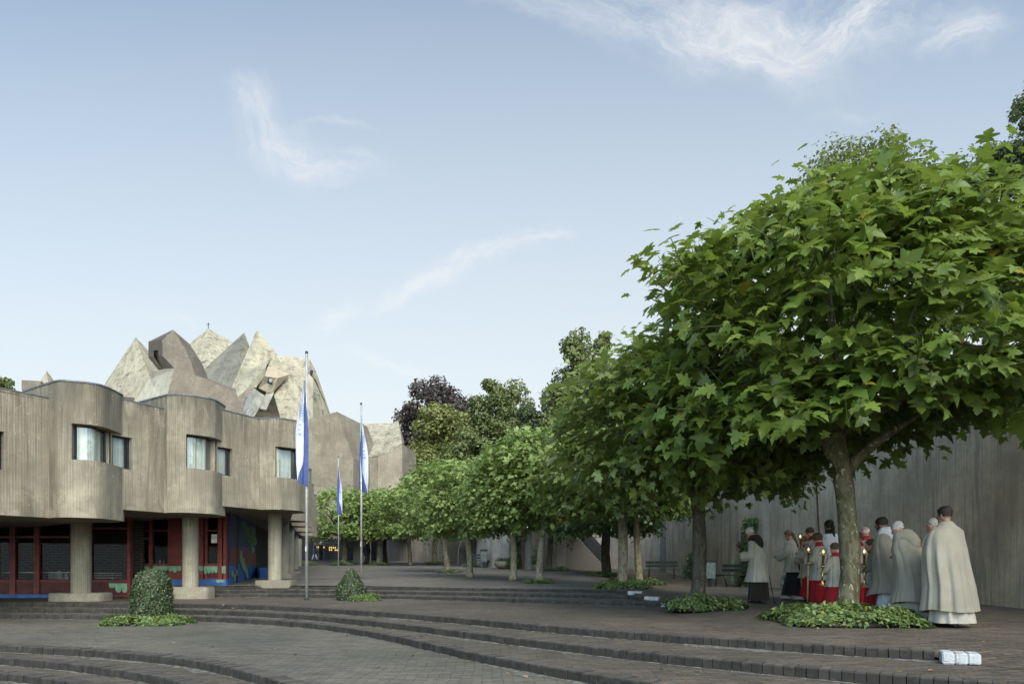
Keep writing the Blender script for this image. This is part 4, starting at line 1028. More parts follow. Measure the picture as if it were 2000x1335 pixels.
# nearest tree: crooked trunk forking low
p1=[(.05,0,0),(.06,0,.12),(.06,0,.35),(.10,0,.8),(.08,0,1.25),(.05,0,1.6),(.02,0,2.0),(-.02,0,2.35),(-.03,.02,2.62),(-.12,.05,3.0),(-.14,.05,3.35)]
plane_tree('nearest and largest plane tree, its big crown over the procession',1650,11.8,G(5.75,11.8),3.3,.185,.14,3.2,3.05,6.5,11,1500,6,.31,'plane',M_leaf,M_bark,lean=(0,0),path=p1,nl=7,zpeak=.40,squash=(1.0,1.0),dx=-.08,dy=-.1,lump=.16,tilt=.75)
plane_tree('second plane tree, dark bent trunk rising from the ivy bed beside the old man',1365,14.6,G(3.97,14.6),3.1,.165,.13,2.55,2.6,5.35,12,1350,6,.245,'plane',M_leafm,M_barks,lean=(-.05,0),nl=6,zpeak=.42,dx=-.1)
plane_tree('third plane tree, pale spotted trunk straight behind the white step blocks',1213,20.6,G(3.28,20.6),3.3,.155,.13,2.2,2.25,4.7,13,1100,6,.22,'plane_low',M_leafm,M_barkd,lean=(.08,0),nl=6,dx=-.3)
plane_tree('slim spotted plane tree just right of and behind the third one',1247,28.0,G(5.4,28),2.95,.15,.125,2.4,2.75,5.2,14,700,6,.25,'plane_low',M_leafs,M_barkd,lean=(-.05,0))
plane_tree('dark plane tree in front of the outdoor stairs',1184,32.5,G(4.4,32.5),2.5,.24,.19,2.9,1.9,5.2,15,800,6,.25,'plane_low',M_leafs,M_barks)
plane_tree('pale leafed plane tree with tall mottled trunk, left of the third trunk',1055,24.2,G(1.0,24.2),2.75,.14,.10,1.95,2.45,5.1,16,850,6,.22,'plane_low',M_leaff,M_barkd,lean=(.12,0),dx=-.2)
plane_tree('dark trunked plane tree close behind the tall mottled one',1074,38.0,G(2.1,38),2.8,.17,.13,2.4,2.2,4.9,17,600,6,.23,'plane_low',M_leafs,M_barks)
plane_tree('slightly leaning light plane tree with a bare foot, in front of the ivy and cross',1004,25.2,G(.1,25.2),2.25,.135,.11,1.7,1.9,4.6,18,800,6,.21,'plane_low',M_leaff,M_barkd,lean=(-.1,0))
plane_tree('light green plane tree with a bare foot standing out on the paving',917,28.0,G(-1.7,28),2.15,.14,.11,1.7,1.8,4.5,19,800,6,.21,'plane_low',M_leaff,M_barkd,lean=(-.08,0))
plane_tree('light green plane tree leaning left beside the low green ring',873,34.5,G(-3.3,34.5),2.6,.15,.11,2.0,1.9,5.4,20,750,6,.22,'plane_low',M_leaff,M_barkd,lean=(-.28,0))
plane_tree('plane tree with dark trunk before the bin at the far wall',926,46.0,G(-2.5,46),2.4,.2,.15,2.3,1.9,4.6,21,500,6,.24,'plane_low',M_leafs,M_barks)
plane_tree('yellowish trunked plane tree before the long dark far wall',850,52.0,G(-5.9,52),2.7,.22,.17,2.6,2.2,5.4,22,520,6,.25,'plane_low',M_leaff,M_barkd)
plane_tree('plane tree with pale trunk and a green ring at its foot, near the walking person',741,50.0,G(-9.7,50),2.4,.18,.15,2.4,2.0,5.2,23,560,6,.26,'plane_low',M_leaff,M_barkd)
plane_tree('thin dark plane tree right of the pale trunk by the far wall',752,52.5,G(-9.8,52.5),2.6,.2,.14,2.5,2.2,5.4,27,420,6,.26,'plane_low',M_leafs,M_barks)
plane_tree('dark plane tree directly behind the walking person',717,52.0,G(-11,52),2.3,.2,.17,2.2,2.0,5.2,24,480,6,.26,'plane_low',M_leaff,M_barks)
plane_tree('leftmost plane tree, in front of the church entrance',672,49.0,G(-12,49),2.4,.22,.18,2.3,2.0,5.2,25,560,6,.26,'plane_low',M_leaff,M_barks)
plane_tree('light plane tree filling the row right of the right flagpole',800,47.0,G(-7.1,47),2.3,.16,.12,2.3,2.0,5.3,26,560,6,.24,'plane_low',M_leaff,M_barks)
# ---- large trees beyond the walls
def big_crown(seed,W,H,n,lsize,mat,shape='round',blobs=46,gap=.0,kind='tiny'):
    blobs=int(blobs*2.2); n=int(n*1.6); lsize*=.88
    r=np.random.default_rng(seed); C=[];S=[]
    while len(C)<blobs:
        p=r.uniform(-1,1,3); t=(p[2]+1)/2
        lim={'round':math.sqrt(max(0,1-(abs(p[2])**2.2))),'cone':max(.14,(1-t)**.55)*1.0 if t>.18 else .8,'tall':math.sqrt(max(0,1-(abs(p[2])**3)))*.95}[shape]
        d=math.hypot(p[0],p[1])
        if d<lim: C.append((p[0]*W/2,p[1]*W/2,(p[2]+1)/2*H)); S.append(r.uniform(.10,.18)*W*(1.15-.35*t))
    C=np.array(C);S=np.array(S); k=r.integers(0,blobs,n)
    d=norm(r.normal(0,1,(n,3))); f=1.12-.62*r.beta(1.2,1.6,n)
    p=C[k]+d*(S[k]*f)[:,None]*np.array([1,1,.8])
    nm=norm(d*.8+np.array([0,0,.6])+r.normal(0,.35,(n,3))); dr=norm(np.cross(nm,r.normal(0,1,(n,3)))+np.array([0,0,-.35]))
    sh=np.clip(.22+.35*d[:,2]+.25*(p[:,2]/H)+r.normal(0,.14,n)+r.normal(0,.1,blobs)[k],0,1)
    return leaf_mesh('crown',mat,p,dr,nm,lsize*r.uniform(.6,1.3,n),sh,kind)
def big_tree(label,px,D,ytop,ybot,W_px,seed,mat,n=9000,lsize=.42,shape='round',blobs=46,trunk=True,mb=None,zoff=0,ptop=0):
    z0=Z(ybot,D); H=(ybot-ytop)/F*D; W_=W_px/F*D
    t=thing('broadleaf_tree' if mat!=M_beech else 'copper_beech',label,'tree',(X(px,D),D,z0),0,'big trees beyond the walls')
    o=link('crown',big_crown(seed,W_,H,n,lsize,mat,shape,blobs),t)
    rr=random.Random(seed); m=MB(); zg=min(-1.0,z0)-z0-.3
    m.tube([(0,0,zg),(0.1,0,0),(.15,.1,H*.3),(0,0,H*.5),(.05,0,H*.74)],[W_*.045,W_*.04,W_*.032,W_*.02,W_*.006],10)
    for k in range(9):
        a=rr.uniform(0,6.28); zz=H*rr.uniform(.12,.6); L=W_*rr.uniform(.25,.42)
        m.tube([(0.1,0,zz),(math.cos(a)*L*.5,math.sin(a)*L*.5,zz+H*.09),(math.cos(a)*L,math.sin(a)*L,zz+H*.2)],[W_*.016,W_*.011,W_*.004],6)
    m.build('trunk',mb or M_barks,t,local=True)
    return t
M_lime=foliage('broadleaf_leaf',(.080,.105,.036),(.175,.195,.072),.25,.5,.35)
M_limey=foliage('broadleaf_leaf_yellowish',(.115,.132,.040),(.24,.245,.085),.25,.5,.35)
M_limed=foliage('broadleaf_leaf_deep',(.050,.072,.032),(.125,.150,.066),.22,.5,.35)
M_beech=foliage('copper_beech_leaf',(.040,.034,.030),(.105,.090,.080),.2,.5,.35,tint=(.25,.1,.1))
big_tree('dark purple leafed beech behind the yellowish tree, right of the chapel',853,88,736,985,165,31,M_beech,15000,.42,'round',70)
big_tree('yellowish green tree right of the chapel, in front of the purple beech',862,76,792,985,135,32,M_limey,15000,.36,'tall',60)
big_tree('mid green pointed tree behind the light plane trees',978,84,738,985,150,33,M_lime,16000,.38,'tall',66)
big_tree('tallest pointed dark tree left of the nearest plane crown',1122,66,622,985,165,34,M_lime,22000,.36,'cone',95)
big_tree('second pointed tree, half hidden by the plane crowns',1178,72,636,985,95,36,M_lime,11000,.34,'cone',44)
big_tree('rounded olive tree rising behind the top of the nearest plane crown',1668,34,288,640,300,35,M_lime,15000,.19,'round',70)
big_tree('dark loose branched tree at the right edge behind the lamp',1955,30,268,640,250,37,M_limed,14000,.17,'round',60)
big_tree('dark tree peeping in at the upper right edge',2040,26,140,420,150,38,M_limed,6000,.15,'round',40)
big_tree('small green tree top peeping over the roof at the left edge',-8,60,736,800,70,39,M_lime,3000,.22,'round',24)
big_tree('green tree filling the gap between the yellowish tree and the plane row',915,72,840,985,110,40,M_lime,9000,.34,'round',40)
big_tree('deep green tree between the pointed tree and the plane crowns',1060,74,770,985,130,41,M_limed,10000,.34,'round',44)
# ---- low beds and clipped bushes
M_bed=foliage('ground_cover_leaf',(.065,.105,.034),(.18,.25,.08),.22,.45,.4)
M_beds=foliage('ground_cover_leaf_deep',(.045,.078,.030),(.14,.20,.07),.2,.45,.4)
M_box=foliage('bush_leaf',(.018,.034,.014),(.078,.108,.043),.12,.4,.5)
M_soil=plain('soil',(.03,.025,.02),.95,0,.4,20)
def bed_mesh(seed,rx,ry,h,n,ls,mat,square=.6):
    r=np.random.default_rng(seed); a=r.uniform(0,2*np.pi,n); f=np.sqrt(r.random(n))
    ca=np.sign(np.cos(a))*np.abs(np.cos(a))**square; sa=np.sign(np.sin(a))*np.abs(np.sin(a))**square
    ed=1+.10*np.sin(5*a+seed)+.06*np.sin(11*a)
    x=rx*ca*f*ed; y=ry*sa*f*ed; hh=h*np.sqrt(np.clip(1-f**4,0,1))*(.75+.35*np.sin(x*5+seed)*np.sin(y*6+1))+.015
    z=hh*np.where(r.random(n)<.65,r.uniform(.8,1.1,n),r.uniform(.2,.9,n))
    out=np.stack([ca*f,sa*f,np.zeros(n)],1)
    nm=norm(np.array([0,0,1.0])+out*.6+r.normal(0,.45,(n,3))); dr=norm(np.cross(nm,r.normal(0,1,(n,3))))
    sh=np.clip(.25+.55*z/max(h,.01)+r.normal(0,.16,n),0,1); sh=np.where(r.random(n)<.01,1.9,sh)
    m=MB(); ring=[(rx*math.copysign(abs(math.cos(b))**square,math.cos(b))*.95,ry*math.copysign(abs(math.sin(b))**square,math.sin(b))*.95) for b in [2*PI*i/36 for i in range(36)]]
    m.add([(x_,y_,.012) for x_,y_ in ring],[list(range(36))]); m.add([(x_*.8,y_*.8,h*.22) for x_,y_ in ring]+[(x_,y_,.0) for x_,y_ in ring],[list(range(36))]+[[i,36+i,36+(i+1)%36,(i+1)%36] for i in range(36)])
    return leaf_mesh('leaves',mat,np.stack([x,y,z],1),dr,nm,ls*r.uniform(.6,1.3,n),sh,'oval',m,M_soil)
def bed(label,px,D,rx,ry,h,n,seed,mat=None,ls=.085,rz=0,zz=None):
    x=X(px,D); t=thing('ground_cover_bed',label,'plant bed',(x,D,zG(x,D) if zz is None else zz),rz,'low green beds at the feet of trees')
    link('leaves',bed_mesh(seed,rx,ry,h,n,ls,mat or M_bed),t)
    return t
bed('broad low green bed around the nearest trunk',1645,11.25,1.16,.95,.26,9500,1,ls=.085)
bed('low ivy bed around the second tree trunk',1377,14.1,.80,.62,.26,4500,2,M_beds,.085)
bed('bright low bed at the foot of the third plane tree, above the white blocks',1214,20.1,.80,.55,.22,2600,3,ls=.09)
bed('darker low bed behind the third tree, beside the bench',1257,27.6,.85,.6,.26,1800,4,M_beds,.09)
bed('small light bed at the foot of the tall mottled tree',1052,23.5,.52,.4,.13,1200,5,ls=.08)
bed('dark bed at the foot of the tree close behind the tall mottled one',1085,37,.75,.5,.22,900,6,M_beds,.1)
bed('light green ring at the foot of the leaning plane tree',875,33.9,.56,.4,.13,900,7,ls=.09)
bed('dark bed below the tree near the far bin',930,45,.95,.6,.25,800,8,M_beds,.1)
bed('light bed at the foot of the pale trunk near the walking person',740,49.3,.75,.5,.2,700,9,ls=.1)
bed('dark bed beneath the tree at the church entrance',668,48.3,.9,.6,.3,600,10,M_beds,.12)
bed('green bed below the yellowish trunk by the dark wall',848,51,.8,.5,.22,700,11,M_beds,.1)
bed('light bed half hidden behind the last house column',596,49,1.0,.5,.25,700,14,ls=.1)
bed('low dark bed at the foot of the stair tree',1178,31.6,.9,.5,.2,800,15,M_beds,.1)
bed('pale green bed wrapped around the foot of the tall clipped bush',284,15.6,.98,.52,.20,5200,12,ls=.075,zz=H0)
bed('pale green bed to the right of the conical bush',711,18.95,.40,.30,.17,1800,13,ls=.07,zz=-1.0)
def bush(label,px,D,R,H,seed,n,prof,z0,ls=.05):
    r=np.random.default_rng(seed); t=thing('clipped_bush',label,'bush',(X(px,D),D,z0),0,'clipped bushes on the steps')
    a=r.uniform(0,2*np.pi,n); tt=r.random(n)**.9; rr=R*np.interp(tt,*prof)*(1+.05*np.sin(3*a+9*tt)+.04*np.sin(7*a-14*tt+seed))*(1.06-.22*r.beta(1.3,2.0,n))
    cap=r.random(n)<.2; rr=np.where(cap,rr*np.sqrt(r.random(n)),rr); 
    z=H*tt; z=np.where(cap,H*np.interp(rr/R,np.array(prof[1])[::-1],np.array(prof[0])[::-1])*r.uniform(.9,1.03,n),z)
    out=np.stack([np.cos(a),np.sin(a),.45+0*a],1); nm=norm(out+r.normal(0,.5,(n,3))); dr=norm(np.cross(nm,r.normal(0,1,(n,3)))+np.array([0,0,.3]))
    sh=np.clip(.35+.4*(rr/np.maximum(.05,R*np.interp(tt,*prof))-.85)*4*.3+.2*tt+r.normal(0,.28,n),0,1)
    m=MB(); m.lathe([(R*.84*np.interp(q,*prof),H*q*.95) for q in np.linspace(0,1,14)],n=20)
    link('leaves',leaf_mesh('leaves',M_box,np.stack([rr*np.cos(a),rr*np.sin(a),z],1),dr,nm,ls*r.uniform(.6,1.4,n),sh,'oval',m,M_soil),t)
bush('tall rounded clipped bush in front of the second house column',297,15.9,.43,1.17,41,15000,([0,.15,.5,.8,.93,1.0],[.92,1.0,.98,.86,.62,.12]),H0+.06,.050)
bush('conical clipped bush beside the flagpole on the steps',686,19.3,.415,.86,42,11000,([0,.15,.35,.6,.8,.95,1.0],[.88,1.0,.96,.68,.42,.2,.05]),-1.0,.046)
# ivy and shrubs against the wall
def ivy(label,pts,rx,h,seed,n,ls,name='ivy',cat='ivy',mat=None):
    r=np.random.default_rng(seed); (x,y,z)=pts; t=thing(name,label,cat,(x,y,z))
    tt=r.random(n)**1.2; w=rx*(1-.55*tt)*(1+.25*np.sin(tt*14+seed)); 
    u=r.uniform(-1,1,n)*w; d=np.abs(r.normal(0,.10,n))*(1-.4*tt)
    ang=WALLDIR; p=np.stack([u*ang[0]-d*ang[1]*-1*(-1),u*ang[1]-d*ang[0]*0-d*.0,tt*h],1)
    p[:,0]-=d; 
    nm=norm(np.array([-1,-.4,.5])+r.normal(0,.4,(n,3))); dr=norm(np.cross(nm,r.normal(0,1,(n,3)))+np.array([0,0,-.4]))
    sh=np.clip(r.normal(.4,.22,n),0,1)
    m=MB(); rr=random.Random(seed)
    for k in range(5):
        q=[(-.02,rr.uniform(-.3,.3)*rx,0)]
        for j in range(5): q.append((-.03,q[-1][1]+rr.uniform(-.12,.12),h*(j+1)/6))
        m.tube(q,[.02,.016,.013,.01,.008,.005],5)
    link('leaves',leaf_mesh('leaves',mat or M_beds,p,dr,nm,ls*r.uniform(.6,1.3,n),sh,'tiny',m,M_twig),t)
def wallx(y): return float(np.interp(y,[p[1] for p in MAINW[::-1]],[p[0] for p in MAINW[::-1]]))
WALLDIR=(-.12,.99)
for px,D,rx,h,sd,l in ((1412,26.0,.75,2.6,51,'tall ivy climbing the grey wall behind the litter bin'),(1509,20.6,.30,1.6,53,'thin ivy on the wall between the old man and the girl'),(1340,33.0,.9,1.25,54,'low dark shrub against the wall behind the second trunk')):
    y=D; ivy(l,(wallx(y)-.05,y,zG(wallx(y)-.2,y)),rx,h,sd,2600 if h>2 else 1300,.10)
WALLDIR=(1,0)
ivy('ivy column on the far wall left of the wooden cross',(X(1008,40.2),39.9,zG(0,40)),.42,2.0,55,1500,.13)
# ------------------------------------------------------------------ street furniture and flags
M_gal=plain('galvanised_pole',(.46,.47,.45),.45,.5,.15,8)
def flag_cloth(): 
    return plain('flag_white',(.50,.53,.61),.8,0,.08,4), plain('flag_blue',(.055,.080,.215),.75,0,.15,4), plain('flag_ink',(.05,.07,.22),.8)
M_fw,M_fb,M_fi=flag_cloth()
def flagpole(label,px,D,zb,H,r0,r1,fl_label,side,fz0,fz1,w,seed,mirror=1):
    x=X(px,D); t=thing('flagpole',label,'flagpole',(x,D,zb),0,'flagpoles on the plaza')
    m=MB(); m.tube([(0,0,0),(0,0,H*.5),(0,0,H)],[r0,(r0+r1)/2,r1],12); m.build('pole',M_gal,t,local=True)
    m=MB(); m.lathe([(r1*1.15,H-.03),(r1*1.25,H),(r1*1.1,H+.04),(.001,H+.05)],n=12); m.build('cap',M_dframe,t,local=True)
    m=MB(); m.lathe([(r0*1.7,0),(r0*1.6,.03),(r0*1.15,.05)],n=14); m.build('base_plate',M_dframe,t,local=True)
    m=MB(); m.box((0,-r0*1.2,1.45),(.05,.05,.16)); m.build('cleat',M_alu,t,bevel=.006,local=True)
    m=MB(); m.tube([(r0*1.1,-.01,1.4),(r0*1.3,-.02,H*.5),(r1*1.2,0,H-.05)],.004,5); m.build('halyard',M_alu,t,local=True)
    # cloth hanging slack: narrow at the top where it is bunched, folded round on itself
    f=thing('flag',fl_label,'flag',(x,D,zb),0,'white and blue flags hanging slack')
    n=64; k=42; W_=MB(); B_=MB(); rr=random.Random(seed)
    def row(t):
        wd=w*(.10+.90*sstep(0,.55,t))*(1-.12*sstep(.75,1,t)); off=-mirror*r0*1.0
        return [(off+mirror*(wd*(u-.66)), -r0*1.4-.05*math.sin(u*6.5+t*2+seed)*(.4+t)-.02*math.sin(u*15+t*5), lerp(fz1,fz0,t)-.10*(u if mirror>0 else 1-u)*t*t*1.5) for u in [i/k for i in range(k+1)]]
    rows=[row(i/n) for i in range(n+1)]
    split=lambda t: .58-.05*math.sin(t*5)-(.62*sstep(.70,1.0,t)) if True else .6
    vs=[p for r_ in rows for p in r_]
    for i in range(n):
        t_=(i+.5)/n; s=split(t_)
        for j in range(k):
            fc=[i*(k+1)+j,i*(k+1)+j+1,(i+1)*(k+1)+j+1,(i+1)*(k+1)+j]
            q=MB()
            (W_ if (j+.5)/k<s and not(.18<t_<.24 and j>k*.7) else B_).add([vs[c] for c in fc],[[0,1,2,3]],True)
    for mm,nm,mt in ((W_,'white_field',M_fw),(B_,'blue_field',M_fb)):
        # weld the little quads into one cloth
        o=mm.build(nm,mt,f,local=True); bm=bmesh.new(); bm.from_mesh(o.data); bmesh.ops.remove_doubles(bm,verts=bm.verts,dist=1e-5); bm.to_mesh(o.data); bm.free()
    # seal and lines of lettering, creased with the cloth
    e=MB(); tt=.30; a=rows[int(n*tt)]; zc=a[0][2]; cx=(a[9][0]+a[21][0])/2; R_=.17
    yb=min(p[1] for p in a)-.02
    def ringpts(rx,rz,th):
        for i in range(20):
            a0,a1=2*PI*i/20,2*PI*(i+1)/20
            e.add([(cx+rx*math.cos(a0),yb,zc+rz*math.sin(a0)),(cx+rx*math.cos(a1),yb,zc+rz*math.sin(a1)),(cx+(rx-th)*math.cos(a1),yb,zc+(rz-th*2)*math.sin(a1)),(cx+(rx-th)*math.cos(a0),yb,zc+(rz-th*2)*math.sin(a0))],[[0,1,2,3]])
    s_=w/.36
    ringpts(.07*s_,.30*s_,.007*s_); ringpts(.05*s_,.20*s_,.006*s_)
    for i in range(4): e.add([(cx-.03*s_,yb,zc+(-.12+.07*i)*s_),(cx+.03*s_,yb,zc+(-.09+.07*i)*s_),(cx+.03*s_,yb,zc+(-.07+.07*i)*s_),(cx-.03*s_,yb,zc+(-.10+.07*i)*s_)],[[0,1,2,3]])
    e.build('emblem',M_fi,f,local=True)
    for i,txt in enumerate(('ak','ev','08')):
        c=bpy.data.curves.new('lettering','FONT'); c.body=txt; c.size=.095*s_; c.align_x='CENTER'; to=bpy.data.objects.new('tmp',c); COL.objects.link(to)
        me=bpy.data.meshes.new_from_object(to.evaluated_get(bpy.context.evaluated_depsgraph_get())); bpy.data.objects.remove(to); me.materials.clear(); me.materials.append(M_fi)
        o=bpy.data.objects.new('lettering',me); COL.objects.link(o); o.parent=f; i0=int(n*(.46+.045*i)); o.location=((rows[i0][9][0]+rows[i0][19][0])/2,min(p[1] for p in rows[i0])-.03,rows[i0][0][2]); o.rotation_euler=(PI/2,math.radians(10),0)
    return t
flagpole('nearest and tallest looking flagpole, in front of the house corner',599,19.5,-1.0,7.05,.042,.034,'large white and blue flag on the nearest pole by the house',1,3.35,6.25,.36,1,1)
flagpole('right flagpole rising behind the conical bush',705.5,26.6,-.66,6.92,.042,.034,'white and blue flag on the right pole, blue on its left side',1,3.55,6.35,.36,4,-1)
flagpole('thin far flagpole between the two larger poles',661,41,-.56,7.0,.036,.028,'small far flag on the middle pole',1,3.65,6.45,.34,7,-1)
M_bench=plain('bench_green',(.022,.034,.030),.6,0,.3,6); M_biron=plain('bench_iron',(.02,.022,.022),.5,.4)
def bench(label,x,y,z,rz,first=None):
    if first is not None: return dup(first,(x,y,z),rz,label)
    t=thing('park_bench',label,'bench',(x,y,z),rz,'dark benches along the wall')
    for i in range(3):
        m=MB(); m.box((0,-.28+.14*i,.44),(1.55,.12,.035)); m.build('seat_slat',M_bench,t,bevel=.006,local=True)
    for i in range(2):
        m=MB(); m.box((0,.19+.03*i,.62+.17*i),(1.55,.03,.12)); m.build('back_slat',M_bench,t,bevel=.006,local=True)
    for sx in (-.6,.6):
        m=MB(); m.tube([(sx,-.33,0),(sx,-.27,.25),(sx,-.30,.40),(sx,-.10,.41),(sx,.12,.42),(sx,.17,.55),(sx,.24,.86)],[.028,.024,.024,.022,.024,.024,.018],8); m.tube([(sx,.12,.42),(sx,.20,.2),(sx,.28,0)],[.024,.024,.028],8); m.build('leg',M_biron,t,local=True)
    return t
def wy(y,off): return wallx(y)-off
b0=bench('dark slatted bench against the wall, right beside the old man',X(1432,26.0),26.0,zG(8.4,26.0),math.radians(-62))
bench('second dark bench farther along the wall, in front of the shaded wall',X(1292,33.5),33.5,zG(7.3,33.5),math.radians(-14),b0)
bench('small far bench beside the bin at the far wall',X(938,43.5),43.5,zG(-2,43.5),math.radians(-20),b0)
def bin_(label,x,y,z,col,s=1.0):
    t=thing('litter_bin',label,'litter bin',(x,y,z),0,'litter bins')
    mt=plain('bin_paint',col,.5,.2)
    m=MB(); m.box((0,0,.62*s),(.36*s,.34*s,.62*s)); m.build('body',mt,t,bevel=.02,local=True)
    m=MB(); m.box((0,0,.97*s),(.42*s,.40*s,.07*s)); m.build('lid',M_biron,t,bevel=.01,local=True)
    m=MB(); m.box((0,0,.15*s),(.1,.1,.32*s)); m.build('post',M_biron,t,local=True)
bin_('grey green litter bin left of the bench, below the tall ivy',X(1386,25.5),25.5,zG(7.3,25.5),(.09,.13,.13))
bin_('grey bin at the far wall next to the small bench',X(945,42.6),42.6,zG(-1.8,42.6),(.10,.12,.13),1.15)
# wayside crosses
M_cross=plain('red_brown_wood',(.125,.065,.052),.8,0,.3,6)
def crucifix(label,x,y,z,H,rz):
    t=thing('wayside_cross',label,'cross',(x,y,z),rz,'red brown wooden crosses by the wall')
    m=MB(); m.box((0,0,H/2),(.11,.09,H)); m.build('post',M_cross,t,bevel=.008,local=True)
    m=MB(); m.box((0,-.0,H*.76),(.52,.092,.105)); m.build('arm',M_cross,t,bevel=.008,local=True)
    m=MB(); m.lathe([(.02,-.06),(.14,-.05),(.15,.05),(.02,.06)],n=16); m.xform(Matrix.Translation((0,-.06,H*.76))@Matrix.Rotation(PI/2,4,'X')); m.build('ring',M_cross,t,local=True)
crucifix('red brown wooden cross standing behind the bench near the old man',X(1450,26.6),26.6,zG(8.9,26.6),2.1,math.radians(-60))
crucifix('red brown wayside cross on the pale far wall beside the ivy column',X(1021,40.0),39.7,zG(.6,39.7),2.2,0)
t=thing('stone_planter','round stone planter at the foot of the far wall','planter',(X(983,40.6),40.6,zG(-.5,40.6))); m=MB(); m.lathe([(.30,0),(.52,.18),(.55,.42),(.46,.46)],n=20); m.build('bowl',M_plinth,t,local=True)
link('plants',bed_mesh(61,.42,.42,.22,500,.09,M_beds),t).location=(0,0,.44)
tp=t=thing('potted_shrub','small dark shrub in a pot right of the wayside cross','plant',(X(1048,38.0),37.6,zG(1.4,37.6))); m=MB(); m.lathe([(.2,0),(.28,.4),(.25,.42)],n=16); m.build('pot',M_plinth,t,local=True)
link('foliage',bed_mesh(62,.3,.3,1.1,700,.1,M_beds),t).location=(0,0,.35)
# street lamp seen through the top of the nearest crown
t=thing('street_lamp','grey street lamp showing through the top of the nearest crown','lamp',(X(1866,16),16,3.0)); 
ztop=Z(362,16)-3.0
m=MB(); m.tube([(0,0,-4),(0,0,ztop)],[.07,.05],10); m.build('pole',plain('lamp_grey',(.12,.13,.14),.5,.4),t,local=True)
m=MB(); m.tube([(0,0,ztop-.02),(-.25,0,ztop+.02),(-.32,0,ztop-.12)],.03,8); m.build('arm',M_biron,t,local=True)
m=MB(); m.lathe([(.03,.0),(.09,-.06),(.11,-.16),(.26,-.28),(.27,-.31),(.10,-.32)],(-.32,0,ztop-.12),18); m.build('lamp_head',plain('lamp_dark',(.10,.10,.12),.4,.5),t,local=True)
m=MB(); m.ball((-.32,0,ztop-.44),.1,12); m.build('bulb',plain('bulb_glass',(.6,.6,.55),.2),t,local=True)

# ------------------------------------------------------------------ people
def skin(name,c): 
    t=NT(name); co=t.tc('Object'); n=t.noise(co,14,3)
    return t.done(t.bsdf(t.mix(n,tuple(k*.85 for k in c),tuple(min(1,k*1.1) for k in c)),.55,0,.35,**{'Subsurface Weight':.05}))
SK=skin('skin_fair',(.50,.31,.23)); SKD=skin('skin_tan',(.27,.16,.105)); SKR=skin('skin_ruddy',(.50,.27,.20))
C_linen=cloth('linen_cream',(.41,.39,.335)); C_chas=cloth('chasuble_beige',(.30,.28,.228),.3); C_white=cloth('white_cloth',(.60,.62,.66),.08)
C_red=cloth('red_cassock',(.36,.018,.026),.2); C_black=cloth('black_cloth',(.018,.018,.020),.2); C_brown=cloth('dark_habit',(.030,.024,.020),.2)
C_shoe=plain('black_leather',(.015,.015,.016),.35); C_train=plain('white_trainer',(.6,.6,.58),.6)
def hairm(name,c): return plain(name,c,.65,0,.35,30,.3,.8,60)
H_dark=hairm('hair_dark',(.022,.016,.013)); H_brown=hairm('hair_brown',(.085,.052,.032)); H_lbrown=hairm('hair_light_brown',(.16,.10,.06)); H_grey=hairm('hair_grey',(.42,.40,.37)); H_white=hairm('hair_white',(.62,.60,.56))
M_eye=plain('eye',(.02,.015,.012),.2)
HZ=[-.03,.005,.03,.075,.12,.165,.205,.235,.252,.27]; HX=[.05,.056,.060,.068,.073,.0755,.069,.050,.022,.0]; HY=[.06,.07,.08,.089,.095,.099,.091,.068,.034,.0]; HC=[.01,.01,.012,.012,.008,.002,-.005,-.008,-.008,-.008]
class Fig:
    """a person standing at the origin, facing +y, 1.75 units tall before scaling"""
    def __init__(s,lean=0.0,pitch=0.0,hip=.93):
        s.lean,s.pitch,s.hip=lean,pitch,hip
    def b(s,p):        # bend a point with the spine
        x,y,z=p
        if z<=s.hip: return (x,y,z)
        d=z-s.hip; k=sstep(0,.35,d); a=s.lean*k
        return (x, y*math.cos(a)+d*math.sin(a), s.hip+d*math.cos(a)-y*math.sin(a)*.8)
    def head_M(s):
        c=Vector(s.b((0,.02,1.50))); return Matrix.Translation(c)@Matrix.Rotation(-(s.lean*.7+s.pitch),4,'X')
def remesh(name,mb,mat,parent,vox,smooth=3):
    me=bpy.data.meshes.new('tmp'); me.from_pydata(mb.v,[],mb.f); o=bpy.data.objects.new('tmp',me); COL.objects.link(o)
    r=o.modifiers.new('r','REMESH'); r.mode='VOXEL'; r.voxel_size=vox; r.use_smooth_shade=True
    sm=o.modifiers.new('s','SMOOTH'); sm.factor=.5; sm.iterations=smooth
    dg=bpy.context.evaluated_depsgraph_get(); me2=bpy.data.meshes.new_from_object(o.evaluated_get(dg)); me2.name=name
    bpy.data.objects.remove(o); bpy.data.meshes.remove(me)
    me2.materials.clear(); me2.materials.append(mat); me2.polygons.foreach_set('use_smooth',[True]*len(me2.polygons))
    ob=bpy.data.objects.new(name,me2); COL.objects.link(ob); ob.parent=parent; return ob
